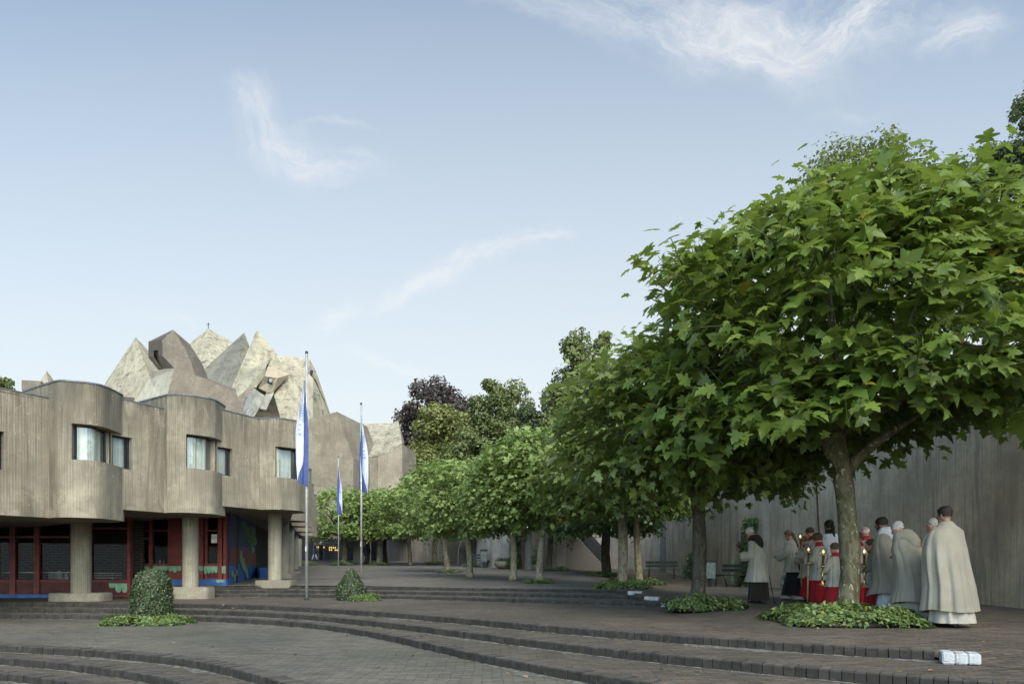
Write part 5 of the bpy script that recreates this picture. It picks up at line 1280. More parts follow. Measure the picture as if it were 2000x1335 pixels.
def hand(m,wrist,d,up,side,s=1.0,curl=.6):
    """palm, four bent fingers of different length and a thumb leaving the side of the palm"""
    d=Vector(d).normalized(); up=Vector(up); up=(up-d*up.dot(d)).normalized(); sd=d.cross(up)*side; w=Vector(wrist)
    pr=[]
    for t,wd,th in ((-.02,.020,.016),(.02,.032,.017),(.06,.039,.016),(.088,.036,.013)):
        c=w+d*t*s; pr.append([c+sd*(wd*s*math.cos(a))+up*(th*s*math.sin(a)) for a in [2*PI*i/10 for i in range(10)]])
    m.loft(pr,caps=True)
    for i,(off,L) in enumerate(((-.028,.070),(-.010,.080),(.010,.075),(.027,.058))):
        p=w+d*.082*s+sd*off*s; pts=[p]; dd=d.copy()
        for j in range(3):
            dd=(dd-up*curl*(.55+.2*j)).normalized(); p=p+dd*L*s*(.42,.32,.26)[j]; pts.append(p)
        m.tube(pts,[.0095*s,.0092*s,.0085*s,.006*s],7)
    p=w+d*.025*s-sd*.030*s; q=p+(d*.6-sd*.75-up*.25).normalized()*.035*s; r=q+(d*.9-sd*.1-up*.4).normalized()*.032*s
    m.tube([w+d*.01*s-sd*.015*s,p,q,r],[.014*s,.013*s,.0105*s,.007*s],7)
def person(label,px,D,z,h,yaw,hair,hstyle,sk,garb,lean=0.0,pitch=.1,arms=None,group=None,turn=0.0,beard=None,glasses=False,x=None,shoes=C_shoe,cat='person',detail=True,head_scale=1.0):
    """yaw: direction faced, 0 = away from the camera, positive = towards the left of the picture"""
    s=h/1.75; t=thing('person',label,cat,(X(px,D) if x is None else x,D,z),yaw,group); t.scale=(s,s,s)
    F_=Fig(lean,pitch); b=F_.b; m=MB()
    # torso, neck
    rings=[]
    for zz,rx,ry,cy in ((.80,.15,.105,.0),(.92,.165,.115,0),(1.05,.145,.10,.0),(1.2,.165,.115,.0),(1.33,.185,.115,-.01),(1.42,.165,.085,-.01),(1.465,.075,.065,.0),(1.53,.056,.06,.01),(1.60,.055,.06,.02)):
        rings.append([b((rx*math.cos(a),cy+ry*math.sin(a),zz)) for a in [2*PI*i/16 for i in range(16)]])
    m.loft(rings,caps=True)
    # head
    HM=F_.head_M()@Matrix.Rotation(turn,4,'Z')@Matrix.Scale(head_scale,4); hd=MB()
    for zz,rx,ry,cy in (): pass
    hr=[]
    for zz,rx,ry,cy in ((.005,.035,.045,.045),(.03,.052,.075,.030),(.075,.066,.088,.018),(.12,.072,.094,.010),(.165,.0745,.098,.002),(.205,.068,.090,-.005),(.235,.048,.066,-.008),(.252,.018,.03,-.008)):
        hr.append([(rx*math.cos(a),cy+ry*math.sin(a),zz) for a in [2*PI*i/18 for i in range(18)]])
    hd.loft(hr,caps=True)
    hd.ball((0,.112,.100),(.014,.020,.022),10); hd.tube([(0,.098,.14),(0,.112,.115)],[.010,.013],8)     # nose
    hd.ball((0,.092,.055),(.026,.014,.009),10); hd.ball((0,.078,.022),(.028,.022,.018),10)                # lips, chin
    for sx in (-1,1):
        hd.ball((sx*.076,.0,.112),(.010,.020,.032),10); hd.ball((sx*.030,.083,.140),(.024,.012,.010),8); hd.ball((sx*.045,.062,.09),(.02,.022,.02),8)
    hd.xform(HM); m.add(hd.v,hd.f,True)
    A=arms or {}
    for sx in (-1,1):
        a=A.get('L' if sx<0 else 'R',((.235,.06,1.10),(.11,.30,1.10)))
        sh=Vector(b((sx*.175,-.01,1.39))); el=Vector(b((sx*a[0][0],a[0][1],a[0][2]))); wr=Vector(b((sx*a[1][0] if len(a)<3 else a[1][0],a[1][1],a[1][2])))
        m.tube([sh,sh.lerp(el,.35),sh.lerp(el,.8),el,el.lerp(wr,.3),el.lerp(wr,.75),wr],[.055,.05,.042,.040,.040,.032,.026],12)
        hand(m,wr+(wr-el).normalized()*.015,(wr-el),(0,0,1) if abs((wr-el).normalized().z)<.9 else (0,1,0),sx,1.0,A.get('curl',.6))
    # legs
    st=A.get('step',.10)
    for sx in (-1,1):
        fy=st*sx
        m.tube([(sx*.085,0,.90),(sx*.09,fy*.25,.72),(sx*.09,fy*.4+.02,.5),(sx*.09,fy*.5+.015,.44),(sx*.09,fy*.7-.01,.30),(sx*.09,fy-.01,.10),(sx*.09,fy,.07)],[.090,.083,.062,.056,.056,.038,.036],12)
        m.tube([(sx*.09,fy-.05,.045),(sx*.092,fy+.06,.045),(sx*.097,fy+.15,.03)],[.038,.040,.028],10)
    if detail: remesh('body',m,sk,t,.0085)
    else: m.build('body',sk,t,local=True)
    for sx in (-1,1):
        fy=st*sx; k=MB(); ring=[]
        for yy,w_,hh in ((-.095,.025,.05),(-.07,.041,.085),(-.01,.043,.095),(.06,.046,.07),(.13,.048,.052),(.185,.034,.04),(.20,.012,.026)):
            ring.append([(sx*.092+w_*math.cos(a)+sx*.02*max(0,yy),fy+yy,max(.004,hh*.5+hh*.5*math.sin(a))) for a in [2*PI*i/12 for i in range(12)]])
        k.loft(ring,caps=True); k.build('shoe',shoes,t,local=True)
        e=MB(); e.ball((sx*.031,.087,.128),.0105,8); e.xform(HM); e.build('eye',M_eye,t,local=True)
    # hair
    if hstyle!='bald':
        hm=MB(); r=random.Random(hash(label)%9999 if False else int(px)); nu,nv=26,14; vs=[];fs=[]
        low={'short':.105,'curly':.075,'long':.03,'ring':.10,'cap':.12,'tail':.08}[hstyle]
        for i in range(nv+1):
            for k in range(nu):
                a=2*PI*k/nu; fr=math.sin(a)          # +1 = face side
                lo=low if fr<.15 else lerp(low,.185,sstep(.15,.75,fr))
                hi=.254
                if hstyle=='ring': hi=.175
                zz=lerp(lo,hi,math.sin(i/nv*PI/2)); hx=float(np.interp(zz,HZ,HX)); hy=float(np.interp(zz,HZ,HY)); hc=float(np.interp(zz,HZ,HC))
                w_=.006*r.uniform(-1,1)+(.016*math.sin(k*2.1+i*1.7)*math.sin(i*1.3+k*.9) if hstyle=='curly' else .004*math.sin(k*3.3+i))
                gx=.022 if hstyle=='curly' else .009
                vs.append(((hx+gx+w_)*math.cos(a),hc-.002+(hy+gx+w_)*fr,zz+w_*.4+(.014 if hstyle=='curly' else .006)*(i/nv)))
        for i in range(nv):
            for k in range(nu): fs.append([i*nu+k,i*nu+(k+1)%nu,(i+1)*nu+(k+1)%nu,(i+1)*nu+k])
        if hstyle!='ring': fs.append([nv*nu+k for k in range(nu)])
        hm.add(vs,fs,True)
        if hstyle=='long' or hstyle=='tail':
            hm.tube([(0,-.09,.15),(0,-.125,.09),(0,-.12,.0),(.01,-.115,-.10),(.012,-.12,-.2),(.01,-.115,-.26)],[.03,.034,.03,.028,.022,.008] if hstyle=='tail' else [.045,.05,.045,.03,.02,.008],10)
        if hstyle=='cap': pass
        hm.xform(HM); hm.build('hair',hair,t,local=True)
    if beard is not None:
        bm_=MB(); bm_.loft([[(rx*math.cos(a),cy+ry*math.sin(a),zz) for a in [PI*.02+PI*.96*i/12 for i in range(13)]] for zz,rx,ry,cy in ((-.02,.03,.035,.055),(.02,.055,.062,.042),(.06,.072,.078,.026),(.10,.076,.08,.012))],closed=False); bm_.xform(HM); bm_.build('beard',beard,t,local=True)
    if glasses:
        g=MB()
        for sx in (-1,1): g.tube([(sx*.03+.022*math.cos(a),.104,.128+.018*math.sin(a)) for a in [2*PI*i/12 for i in range(13)]],.0025,5); g.tube([(sx*.052,.10,.132),(sx*.078,.02,.130)],.0025,5)
        g.xform(HM); g.build('glasses',M_biron,t,local=True)
    for gname,mat,fn,kw in garb: fn(t,gname,mat,F_,A,**kw)
    return t,F_
def ringz(F_,zz,rx,ry,cy,n,folds,amp,ph,xs=0.0,seed=0):
    out=[]
    for i in range(n):
        a=2*PI*i/n; f=1+amp*(1-2*abs(((folds*a+ph+1.6*math.sin(2*a+seed))/PI)%2-1)+.6*math.sin(folds*1.7*a-ph*2+seed)+.3*math.sin(3*a+seed*2))
        out.append(F_.b((xs+rx*f*math.cos(a),cy+ry*f*math.sin(a),zz)))
    return out
def g_robe(t,name,mat,F_,A,top=1.46,hem=.06,rtop=(.16,.10),rhem=(.25,.22),folds=9,amp=.06,seed=0,cy=.0,flare=1.0,mid=None):
    m=MB(); rings=[]; n=72; N=16
    for i in range(N+1):
        f=i/N; zz=lerp(top,hem,f); k=f**flare
        rx=lerp(rtop[0],rhem[0],k); ry=lerp(rtop[1],rhem[1],k)
        rings.append(ringz(F_,zz,rx,ry,cy+A.get('sway',0)*f*f,n,folds,amp*sstep(.02,.7,f),seed+f*.6,seed=seed))
    m.loft(rings); 
    low=[(p[0]*.97,p[1]*.97,p[2]+.01) for p in rings[-1]]; m.loft([rings[-1],low])
    m.build(name,mat,t,local=True)
def g_surplice(t,name,mat,F_,A,hem=.62,rhem=(.27,.23),folds=11,amp=.065,seed=0,sleeve=.10):
    m=MB(); n=72; rings=[]
    prof=[(1.475,.082,.078),(1.455,.12,.092),(1.42,.182,.11),(1.36,.205,.135),(1.25,.215,.15),(1.1,.225,.165),(.95,.235,.18),(.8,.25,.2),(.7,.26,.215)]
    prof=[p for p in prof if p[0]>hem+.05]+[(hem,rhem[0],rhem[1])]
    for i,(zz,rx,ry) in enumerate(prof):
        f=i/(len(prof)-1); rings.append(ringz(F_,zz,rx,ry,0+A.get('sway',0)*f*f,n,folds,amp*sstep(.15,.9,f),seed+f,seed=seed))
    m.loft(rings); m.loft([rings[-1],[(p[0]*.97,p[1]*.97,p[2]+.008) for p in rings[-1]]])
    for sx in (-1,1):
        a=A.get('L' if sx<0 else 'R',((.235,.06,1.10),(.11,.30,1.10)))
        sh=Vector(F_.b((sx*.165,-.01,1.385))); el=Vector(F_.b((sx*a[0][0],a[0][1],a[0][2]))); wr=Vector(F_.b((sx*a[1][0] if len(a)<3 else a[1][0],a[1][1],a[1][2])))
        e2=el.lerp(wr,.86)
        q=MB(); q.tube([sh,sh.lerp(el,.3),sh.lerp(el,.75),el+Vector((0,0,-.02)),el.lerp(e2,.5)+Vector((0,0,-.035)),e2+Vector((0,0,-.05))],[.085,.086,.088,.094,.108,.118],18,caps=False)
        q.v=[(p[0]+.006*math.sin(p[2]*60+p[1]*40),p[1]+.006*math.sin(p[2]*47+p[0]*50),p[2]) for p in q.v]
        m.add(q.v,q.f,True)
    m.build(name,mat,t,local=True)
def g_chasuble(t,name,mat,F_,A,hem=.42,seed=0,wide=1.0,rh=(.40,.34)):
    m=MB(); n=96; rings=[]
    prof=[(1.49,.078,.075,0,0),(1.475,.11,.09,0,0),(1.445,.20,.125,.0,.05),(1.39,.265*wide,.165,.01,.12),(1.28,.30*wide,.20,.04,.3),(1.12,.325*wide,.235,.06,.5),(.95,.335*wide,.25,.06,.65),(.8,.34*wide,.255,.05,.8),(.6,.345*wide,.265,.03,.95),(hem,rh[0],rh[1],.03,1.0)]
    for zz,rx,ry,cy,f in prof:
        out=[]
        for i in range(n):
            a=2*PI*i/n; 
            ws=lambda q:1-2*abs((q/PI)%2-1)
            g=1+.07*f*(ws(6*a+seed+1.4*math.sin(2*a+seed*2)+1.6*f)+.7*math.sin(11*a-seed-2.2*f)+.35*math.sin(23*a+seed*3+3*f))
            side=abs(math.cos(a))**3; dz=-.02*side*(1-f)*0
            if zz==hem: dz=.05*side-.02*math.sin(a)
            out.append(F_.b((rx*g*math.cos(a),cy+A.get('sway',0)*f*f+ry*g*math.sin(a),zz+dz)))
        rings.append(out)
    m.loft(rings); m.loft([rings[-1],[(p[0]*.97,p[1]*.97,p[2]+.01) for p in rings[-1]]])
    m.build(name,mat,t,local=True)
    s=MB(); ra=ringz(F_,1.512,.076,.078,.0,36,3,.0,0); rb=ringz(F_,1.475,.115,.098,0,36,3,0,0); rc=ringz(F_,1.432,.205,.14,0,36,3,0,0); s.loft([ra,rb,rc]); 
def g_collar(t,name,mat,F_,A,z0=1.45,z1=1.545,r0=(.115,.10),r1=(.072,.075)):
    m=MB(); m.loft([ringz(F_,z0-.012,r0[0]*1.06,r0[1]*1.06,0,30,4,.02,0),ringz(F_,z0+.02,r0[0]*.92,r0[1]*.92,0,30,4,.02,0),ringz(F_,z1,r1[0],r1[1],.005,30,4,.02,0),ringz(F_,z1,r1[0]*.9,r1[1]*.9,.005,30,4,0,0)]); m.build(name,mat,t,local=True)
def g_hood(t,name,mat,F_,A,size=1.0,up=.0):
    m=MB(); rings=[]; n=36
    for zz,r,dz in ((1.555+up,.078,0),(1.53+up*.6,.115*size,0),(1.48,.150*size,-.03),(1.43,.165*size,-.10),(1.40,.13*size,-.17)):
        out=[]
        for i in range(n):
            a=2*PI*i/n; back=max(0,-math.sin(a)); front=max(0,math.sin(a))
            out.append(F_.b((r*1.08*math.cos(a)*(1+.04*math.sin(5*a)),-.015+r*.88*math.sin(a)-.02*back,zz+dz*back*1.0+dz*.35*front)))
        rings.append(out)
    m.loft(rings); m.build(name,mat,t,local=True)
def g_coat(t,name,mat,F_,A): g_surplice(t,name,mat,F_,A,hem=.55,rhem=(.20,.15),folds=5,amp=.02)
def g_trousers(t,name,mat,F_,A):
    m=MB(); st=A.get('step',.1)
    for sx in (-1,1):
        fy=st*sx; m.tube([(sx*.08,0,.92),(sx*.09,fy*.25,.72),(sx*.09,fy*.45+.01,.48),(sx*.09,fy*.75-.01,.26),(sx*.09,fy,.07)],[.115,.10,.078,.072,.068],14)
    m.build(name,mat,t,local=True)
PRO='people in the procession'
R=math.radians
def zf(px,D): return zG(X(px,D),D)
HOLD={'L':((.23,.08,1.12),(.09,.30,1.16)),'R':((.23,.08,1.12),(.09,.30,1.16))}
# old man with the cane
person('old white haired man in a cream surplice with a dark hood, walking with a cane',1481,15.4,zf(1481,15.4),1.74,R(42),H_white,'short',SK,
  [('habit',C_brown,g_robe,dict(hem=.07,rtop=(.15,.10),rhem=(.24,.22),folds=6,amp=.05,seed=2)),('surplice',C_linen,g_surplice,dict(hem=.48,rhem=(.31,.27),folds=19,amp=.075,seed=1)),('hood',C_brown,g_hood,dict(size=1.05))],
  lean=R(11),pitch=R(24),arms={'L':((.22,.02,1.1),(.16,.28,1.13)),'R':((.26,-.02,1.08),(.27,.10,.86)),'step':.12},group=PRO,glasses=True)
cx=X(1500,15.3)
t=thing('walking_cane','thin black cane held by the old man, set on the paving','cane',(X(1513.5,15.0),15.0,zf(1513,15.0)))
top=Vector((X(1499,15.3)-X(1513.5,15.0),.3,.78)); m=MB(); m.tube([(0,0,0),tuple(top)],[.010,.011],8); m.build('shaft',C_black,t,local=True)
m=MB(); m.tube([tuple(top),tuple(top+Vector((-.03,.02,.04))),tuple(top+Vector((-.11,.05,.04)))],.013,8); m.build('handle',M_cross,t,local=True); m=MB(); m.lathe([(.014,0),(.015,.04)],n=8); m.build('tip',M_biron,t,local=True)
# server with the censer
person('server with tied hair, cream surplice over long black skirt',1551,16.6,zf(1551,16.6),1.70,R(38),H_lbrown,'tail',SK,
  [('skirt',C_black,g_robe,dict(top=1.05,hem=.10,rtop=(.15,.12),rhem=(.27,.30),folds=7,amp=.06,seed=4,cy=-.02)),('surplice',C_linen,g_surplice,dict(hem=.68,rhem=(.29,.24),folds=14,amp=.08,seed=5))],
  lean=R(8),pitch=R(16),arms={'L':((.26,.06,1.15),(.16,.33,1.12)),'R':((.24,.02,1.12),(.13,.26,1.10)),'step':.22,'sway':.02},group=PRO,shoes=C_train)
t=thing('censer','silver censer hanging on chains near the black skirted server','censer',(X(1531,16.9),16.9,zf(1531,16.9)+.25))
ms=plain('silver',(.55,.55,.56),.3,.9); m=MB(); m.lathe([(.05,0),(.06,.01),(.03,.03),(.09,.07),(.10,.12),(.09,.14)],n=16); m.build('bowl',ms,t,local=True)
m=MB(); m.lathe([(.095,.145),(.075,.19),(.05,.21),(.055,.25),(.02,.29),(.008,.33)],n=16); m.build('lid',ms,t,local=True)
for k in range(3):
    a=2*PI*k/3; m=MB(); m.tube([(.08*math.cos(a),.08*math.sin(a),.14),(.02*math.cos(a)-.02,.02*math.sin(a),.45),(.02,-.05,.86)],.004,5); m.build('chain',ms,t,local=True)
RB=lambda seed,hem=.60,**k:[('cassock',C_red,g_robe,dict(hem=.09,rtop=(.15,.10),rhem=(.27,.25),folds=7,amp=.05,seed=seed)),('surplice',C_linen,g_surplice,dict(hem=hem,rhem=(.30,.26),folds=15,amp=.08,seed=seed+1)),('collar',C_red,g_collar,{})]
person('brown haired altar boy half hidden behind the curly haired child',1578,16.4,zf(1578,16.4),1.53,R(50),H_brown,'short',SK,RB(3),lean=R(4),pitch=R(12),arms=HOLD,group=PRO)
person('taller dark haired altar server with red collar behind the curly haired child',1591,15.7,zf(1591,15.7),1.72,R(42),H_brown,'short',SK,RB(7),lean=R(5),pitch=R(14),arms=HOLD,group=PRO)
person('curly brown haired altar child with red cassock holding a candle, left of the small boy',1604,14.6,zf(1604,14.6),1.55,R(40),H_brown,'curly',SK,RB(9,.62),lean=R(5),pitch=R(10),arms={'L':((.25,.05,1.12),(.17,.27,1.15)),'R':((.24,.04,1.1),(.2,.26,1.16)),'step':.16},group=PRO,shoes=C_train)
person('man in bright white with black cap and long dark plait, carrying the cross',1623,15.2,zf(1623,15.2),1.86,R(14),H_dark,'tail',SKD,
  [('alb',C_white,g_robe,dict(hem=.10,rtop=(.16,.10),rhem=(.27,.24),folds=8,amp=.05,seed=12)),('surplice',C_white,g_surplice,dict(hem=.5,rhem=(.29,.25),folds=8,amp=.04,seed=13)),('collar',C_black,g_collar,dict(z1=1.56))],
  lean=R(3),pitch=R(2),arms={'L':((.25,.10,1.22),(.16,.30,1.32)),'R':((.24,.08,1.15),(.05,.30,1.12)),'step':.1},group=PRO,beard=H_dark)
person('smallest altar boy with short hair and red collar, back to the camera beside the trunk',1633,13.1,zf(1633,13.1),1.30,R(20),H_brown,'short',SK,RB(15,.66),lean=R(2),pitch=R(4),arms={'L':((.26,.08,1.1),(.24,.25,1.12)),'R':((.24,.05,1.1),(.12,.28,1.1)),'step':.08},group=PRO,head_scale=1.14)
person('short haired altar boy with red collar just right of the nearest trunk',1679,13.9,zf(1679,13.9),1.54,R(10),H_brown,'short',SKD,RB(17),lean=R(2),pitch=R(4),arms=HOLD,group=PRO,head_scale=1.06)
person('balding red faced man in cream behind the boys, left of the bespectacled priest',1696,15.4,zf(1696,15.4),1.72,R(28),H_white,'ring',SKR,RB(19,.5),lean=R(4),pitch=R(8),arms=HOLD,group=PRO)
person('altar boy looking left, directly in front of the bespectacled priest',1707,12.9,zf(1707,12.9),1.37,R(58),H_brown,'short',SK,RB(21,.62),lean=R(3),pitch=R(8),arms={'L':((.25,.08,1.12),(.16,.30,1.14)),'R':((.24,.04,1.1),(.1,.28,1.12)),'step':.1},group=PRO,head_scale=1.12)
PR=lambda seed,alb=C_white,hem=.36,wide=1.0,rh=(.42,.36):[('alb',alb,g_robe,dict(top=1.2,hem=.07,rtop=(.17,.12),rhem=(.31,.27),folds=9,amp=.06,seed=seed)),('chasuble',C_chas,g_chasuble,dict(hem=hem,seed=seed,wide=wide,rh=rh))]
person('dark haired priest with glasses and a bright white hood, leaning forward',1742,12.3,zf(1742,12.3),1.80,R(38),H_dark,'short',SKD,PR(23)+[('hood',C_white,g_hood,dict(size=1.12,up=.01))],lean=R(12),pitch=R(6),
  arms={'L':((.24,.06,1.12),(.10,.24,1.17)),'R':((.24,.06,1.12),(.09,.24,1.15)),'step':.12,'sway':-.03},group=PRO,beard=H_dark,glasses=True)
person('stooping grey haired priest with a broad cream hood, between two other priests',1786,11.4,zf(1786,11.4),1.72,R(38),H_grey,'short',SKR,PR(29,C_linen,.30)+[('hood',C_chas,g_hood,dict(size=1.35,up=.03))],lean=R(20),pitch=R(10),
  arms={'L':((.24,.04,1.1),(.10,.21,1.15)),'R':((.24,.04,1.1),(.09,.21,1.12)),'step':.14,'sway':-.04},group=PRO)
person('man hidden behind the big priest, only a grey head showing',1829,12.7,zf(1829,12.7),1.78,R(25),H_grey,'short',SKR,PR(31,C_linen),lean=R(4),pitch=R(6),arms=HOLD,group=PRO)
person('tall dark haired priest in a wide beige chasuble, last and rightmost of the procession',1853,10.55,zf(1853,10.55),1.86,R(22),H_dark,'short',SKD,
  PR(37,C_linen,.21,1.08,(.405,.315))+[('collar',C_chas,g_collar,dict(z0=1.44,z1=1.53,r0=(.16,.125),r1=(.078,.08)))],lean=R(3),pitch=R(3),arms={'L':((.25,.06,1.12),(.10,.24,1.17)),'R':((.25,.06,1.12),(.09,.24,1.15)),'step':.10,'sway':-.04},group=PRO)
# far visitors by the church entrance
person('far visitor in pale trousers and dark jacket walking past the dark trunk',716,54.5,zf(716,54.5),1.72,R(10),H_dark,'short',SK,[('coat',plain('navy_coat',(.02,.03,.05),.8),g_coat,{}),('trousers',C_white,g_trousers,{})],arms={'L':((.22,-.02,1.12),(.2,.1,.9)),'R':((.22,-.02,1.12),(.2,.1,.9)),'step':.2},group='visitors near the church',detail=False)
person('far visitor in white trousers crossing the church entrance',615,64,Z(1093,64),1.72,R(-80),H_brown,'short',SK,[('coat',plain('grey_coat',(.07,.07,.09),.8),g_coat,{}),('trousers',C_white,g_trousers,{})],arms={'L':((.22,-.02,1.12),(.2,.1,.9)),'R':((.22,-.02,1.12),(.2,.1,.9)),'step':.24},group='visitors near the church',detail=False)
person('far visitor in black with pale hair standing in the lit church entrance',627,64.5,Z(1093,64.5),1.76,R(-60),H_white,'short',SK,[('coat',C_black,g_coat,{}),('trousers',C_black,g_trousers,{})],arms={'L':((.22,-.02,1.12),(.2,.1,.9)),'R':((.22,-.02,1.12),(.2,.1,.9)),'step':.05},group='visitors near the church',detail=False)
# candles in glass globes
M_brass=plain('brass',(.62,.42,.14),.28,.95,.15); M_wood=plain('torch_wood',(.40,.29,.16),.5,0,.2,12)
def globeglass():
    t=NT('globe_glass'); fr=t.n('ShaderNodeFresnel'); fr.inputs[0].default_value=1.4; g=t.n('ShaderNodeBsdfGlossy'); g.inputs['Roughness'].default_value=.05; tr=t.n('ShaderNodeBsdfTransparent'); tr.inputs[0].default_value=(.93,.93,.92,1)
    mx=t.n('ShaderNodeMixShader'); t.put(mx.inputs[0],t.math('MULTIPLY',fr.outputs[0],.45)); t.t.links.new(tr.outputs[0],mx.inputs[1]); t.t.links.new(g.outputs[0],mx.inputs[2]); return t.done(mx.outputs[0])
M_globe=globeglass(); M_flame=emit('flame',(1.0,.60,.22),5.0); M_wax=plain('wax',(.75,.7,.58),.5)
def candle(label,px,py,D,L,tilt=0.0,brassL=.22,bell=False):
    t=thing('processional_candle',label,'candle',P(px,py,D),0,'processional candles in glass globes'); t.rotation_euler=(0,R(tilt),0)
    m=MB(); m.lathe([(.028,-.05),(.055,-.025),(.068,.01),(.06,.05),(.038,.085)],n=16); m.build('glass_globe',M_globe,t,local=True)
    m=MB(); m.lathe([(.001,-.022),(.015,-.008),(.013,.012),(.001,.042)],n=10); m.build('flame',M_flame,t,local=True)
    m=MB(); m.lathe([(.015,-.10),(.015,-.02)],n=10); m.build('wax',M_wax,t,local=True)
    m=MB(); m.lathe([(.012,-.075),(.085,-.062),(.088,-.055),(.02,-.052)],n=18); m.build('drip_tray',M_brass,t,local=True)
    m=MB(); m.lathe([(.026,-.075),(.024,-.075-brassL),(.04,-.08-brassL),(.03,-.12-brassL)],n=12); m.build('holder',M_brass,t,local=True)
    m=MB(); m.lathe([(.017,-.1-brassL),(.016,-L)],n=10); m.build('pole',M_brass if bell else M_wood,t,local=True)
    if bell: m=MB(); m.lathe([(.016,-L+.08),(.03,-L+.06),(.02,-L+.04),(.06,-L),(.062,-L-.01)],n=14); m.build('foot',M_brass,t,local=True)
candle('highest candle globe, on a brass holder beside the black skirted server',1563,1047,15.9,1.16,-1.5,.22)
candle('candle on a long wooden pole in front of the red skirts, lowest globe at left',1579,1072.5,14.4,1.10,1.2,.20)
candle('candle globe held low in front of the curly haired child',1608,1077,12.95,.62,2,.18,True)
candle('candle globe right of the trunk, in front of the boy with the red collar',1688,1076.5,12.7,.60,0,.18,True)
candle('candle globe half hidden before the balding man',1694,1057,14.3,.75,0,.16)
t=thing('processional_cross','tall dark processional pole with a knob, rising into the leaves','cross',(X(1604,15.45),15.45,zf(1604,15.45)+.65),0); t.rotation_euler=(0,R(-3.2),0)
m=MB(); m.tube([(0,0,0),(0,0,2.3)],[.019,.017],10); m.build('pole',M_cross,t,local=True)
m=MB(); m.lathe([(.02,2.0),(.05,2.02),(.055,2.05),(.03,2.07),(.02,2.1)],n=14); m.build('knob',plain('dark_brass',(.16,.10,.05),.4,.6),t,local=True)
m=MB(); m.box((0,0,2.55),(.05,.03,.6)); m.build('upright',M_brass,t,bevel=.006,local=True); m=MB(); m.box((0,0,2.62),(.38,.032,.05)); m.build('crossbar',M_brass,t,bevel=.006,local=True)
# fallen leaves and litter on the paving
rl=np.random.default_rng(77); pos=[];
def surf(x,y):
    zz=H0
    for nm,lv in (('C3',-1.60),('C2',-1.48),('C1',-1.36),('A3',-1.24),('A2',-1.12),('A1',-1.0)):
        c=CUR[nm]; 
        if c[0][0]<=x<=c[-1][0] and y>np.interp(x,[p[0] for p in c],[p[1] for p in c])-.03: zz=lv
    if y<np.interp(x,[p[0] for p in CUR['C1']],[p[1] for p in CUR['C1']]) and x<-2.5: return None
    c=CUR['B1']
    if y>20.5 and y>np.interp(x,[p[0] for p in c],[p[1] for p in c])+.1: zz=zG(x,y)
    elif y>15 : 
        return -1.0 if x<3 else zG(x,y)
    if x>4.9: zz=zG(x,y)
    return zz
for k in range(420):
    y=rl.uniform(5.8,30); x=rl.uniform(-.72,.74)*y; z=surf(x,y)
    if z is not None: pos.append((x,y,z+.012))
pos=np.array(pos); n=len(pos); nm=norm(np.array([0,0,1.0])+rl.normal(0,.18,(n,3))); dr=norm(np.cross(nm,rl.normal(0,1,(n,3))))
M_fall=foliage('fallen_leaf',(.10,.07,.035),(.30,.22,.12),.1,.8,.2)
me=leaf_mesh('fallen_leaves',M_fall,pos,dr,nm,rl.uniform(.025,.085,n),rl.random(n),'tiny')
o=bpy.data.objects.new('fallen_leaves',me); COL.objects.link(o); o['kind']='stuff'
SKY_STRENGTH=.15; SUN_E=1.5; SUN_ANGLE=40; HAZE=(5.8,6.1,6.08); CLOUD=(6.5,6.55,6.5)
BACK_FILL=1.25
# ------------------------------------------------------------------ camera, sky, sun
cam=bpy.data.cameras.new('camera'); cam.lens=24.0; cam.sensor_width=36.0; cam.shift_y=.2173; cam.clip_end=3000; cam.clip_start=.05
co=bpy.data.objects.new('camera',cam); COL.objects.link(co); co.location=(0,0,0); co.rotation_euler=(PI/2,0,0); scene.camera=co
SUN_EL,SUN_AZ=math.radians(40),math.radians(160)     # azimuth clockwise from +Y: behind the camera, to the right
w=bpy.data.worlds.new('World'); scene.world=w; w.use_nodes=True; nt=w.node_tree; nt.nodes.clear()
class WT(NT):
    def __init__(s,t): s.t=t
W=WT(nt); out=nt.nodes.new('ShaderNodeOutputWorld'); bg=nt.nodes.new('ShaderNodeBackground')
sky=nt.nodes.new('ShaderNodeTexSky'); sky.sky_type='NISHITA'; sky.sun_disc=False; sky.sun_elevation=SUN_EL; sky.sun_rotation=SUN_AZ; sky.air_density=1.0; sky.dust_density=2.2; sky.ozone_density=1.6; sky.altitude=100
gen=nt.nodes.new('ShaderNodeTexCoord').outputs['Generated']
sep=nt.nodes.new('ShaderNodeSeparateXYZ'); nt.links.new(gen,sep.inputs[0])
yy=W.math('MAXIMUM',sep.outputs[1],.08)
u=W.math('DIVIDE',sep.outputs[0],yy); v=W.math('DIVIDE',sep.outputs[2],yy)
comb=nt.nodes.new('ShaderNodeCombineXYZ'); nt.links.new(u,comb.inputs[0]); nt.links.new(v,comb.inputs[1])
uv=comb.outputs[0]
wn=W.noise(uv,5.5,5,.6,col=True)
va=W.n('ShaderNodeVectorMath',operation='MULTIPLY_ADD'); W.put(va.inputs[0],wn); va.inputs[1].default_value=(.13,.13,0)
off=W.n('ShaderNodeVectorMath',operation='ADD'); W.put(off.inputs[0],uv); off.inputs[1].default_value=(-.065,-.065,0); W.put(va.inputs[2],off.outputs[0])
wuv=va.outputs[0]
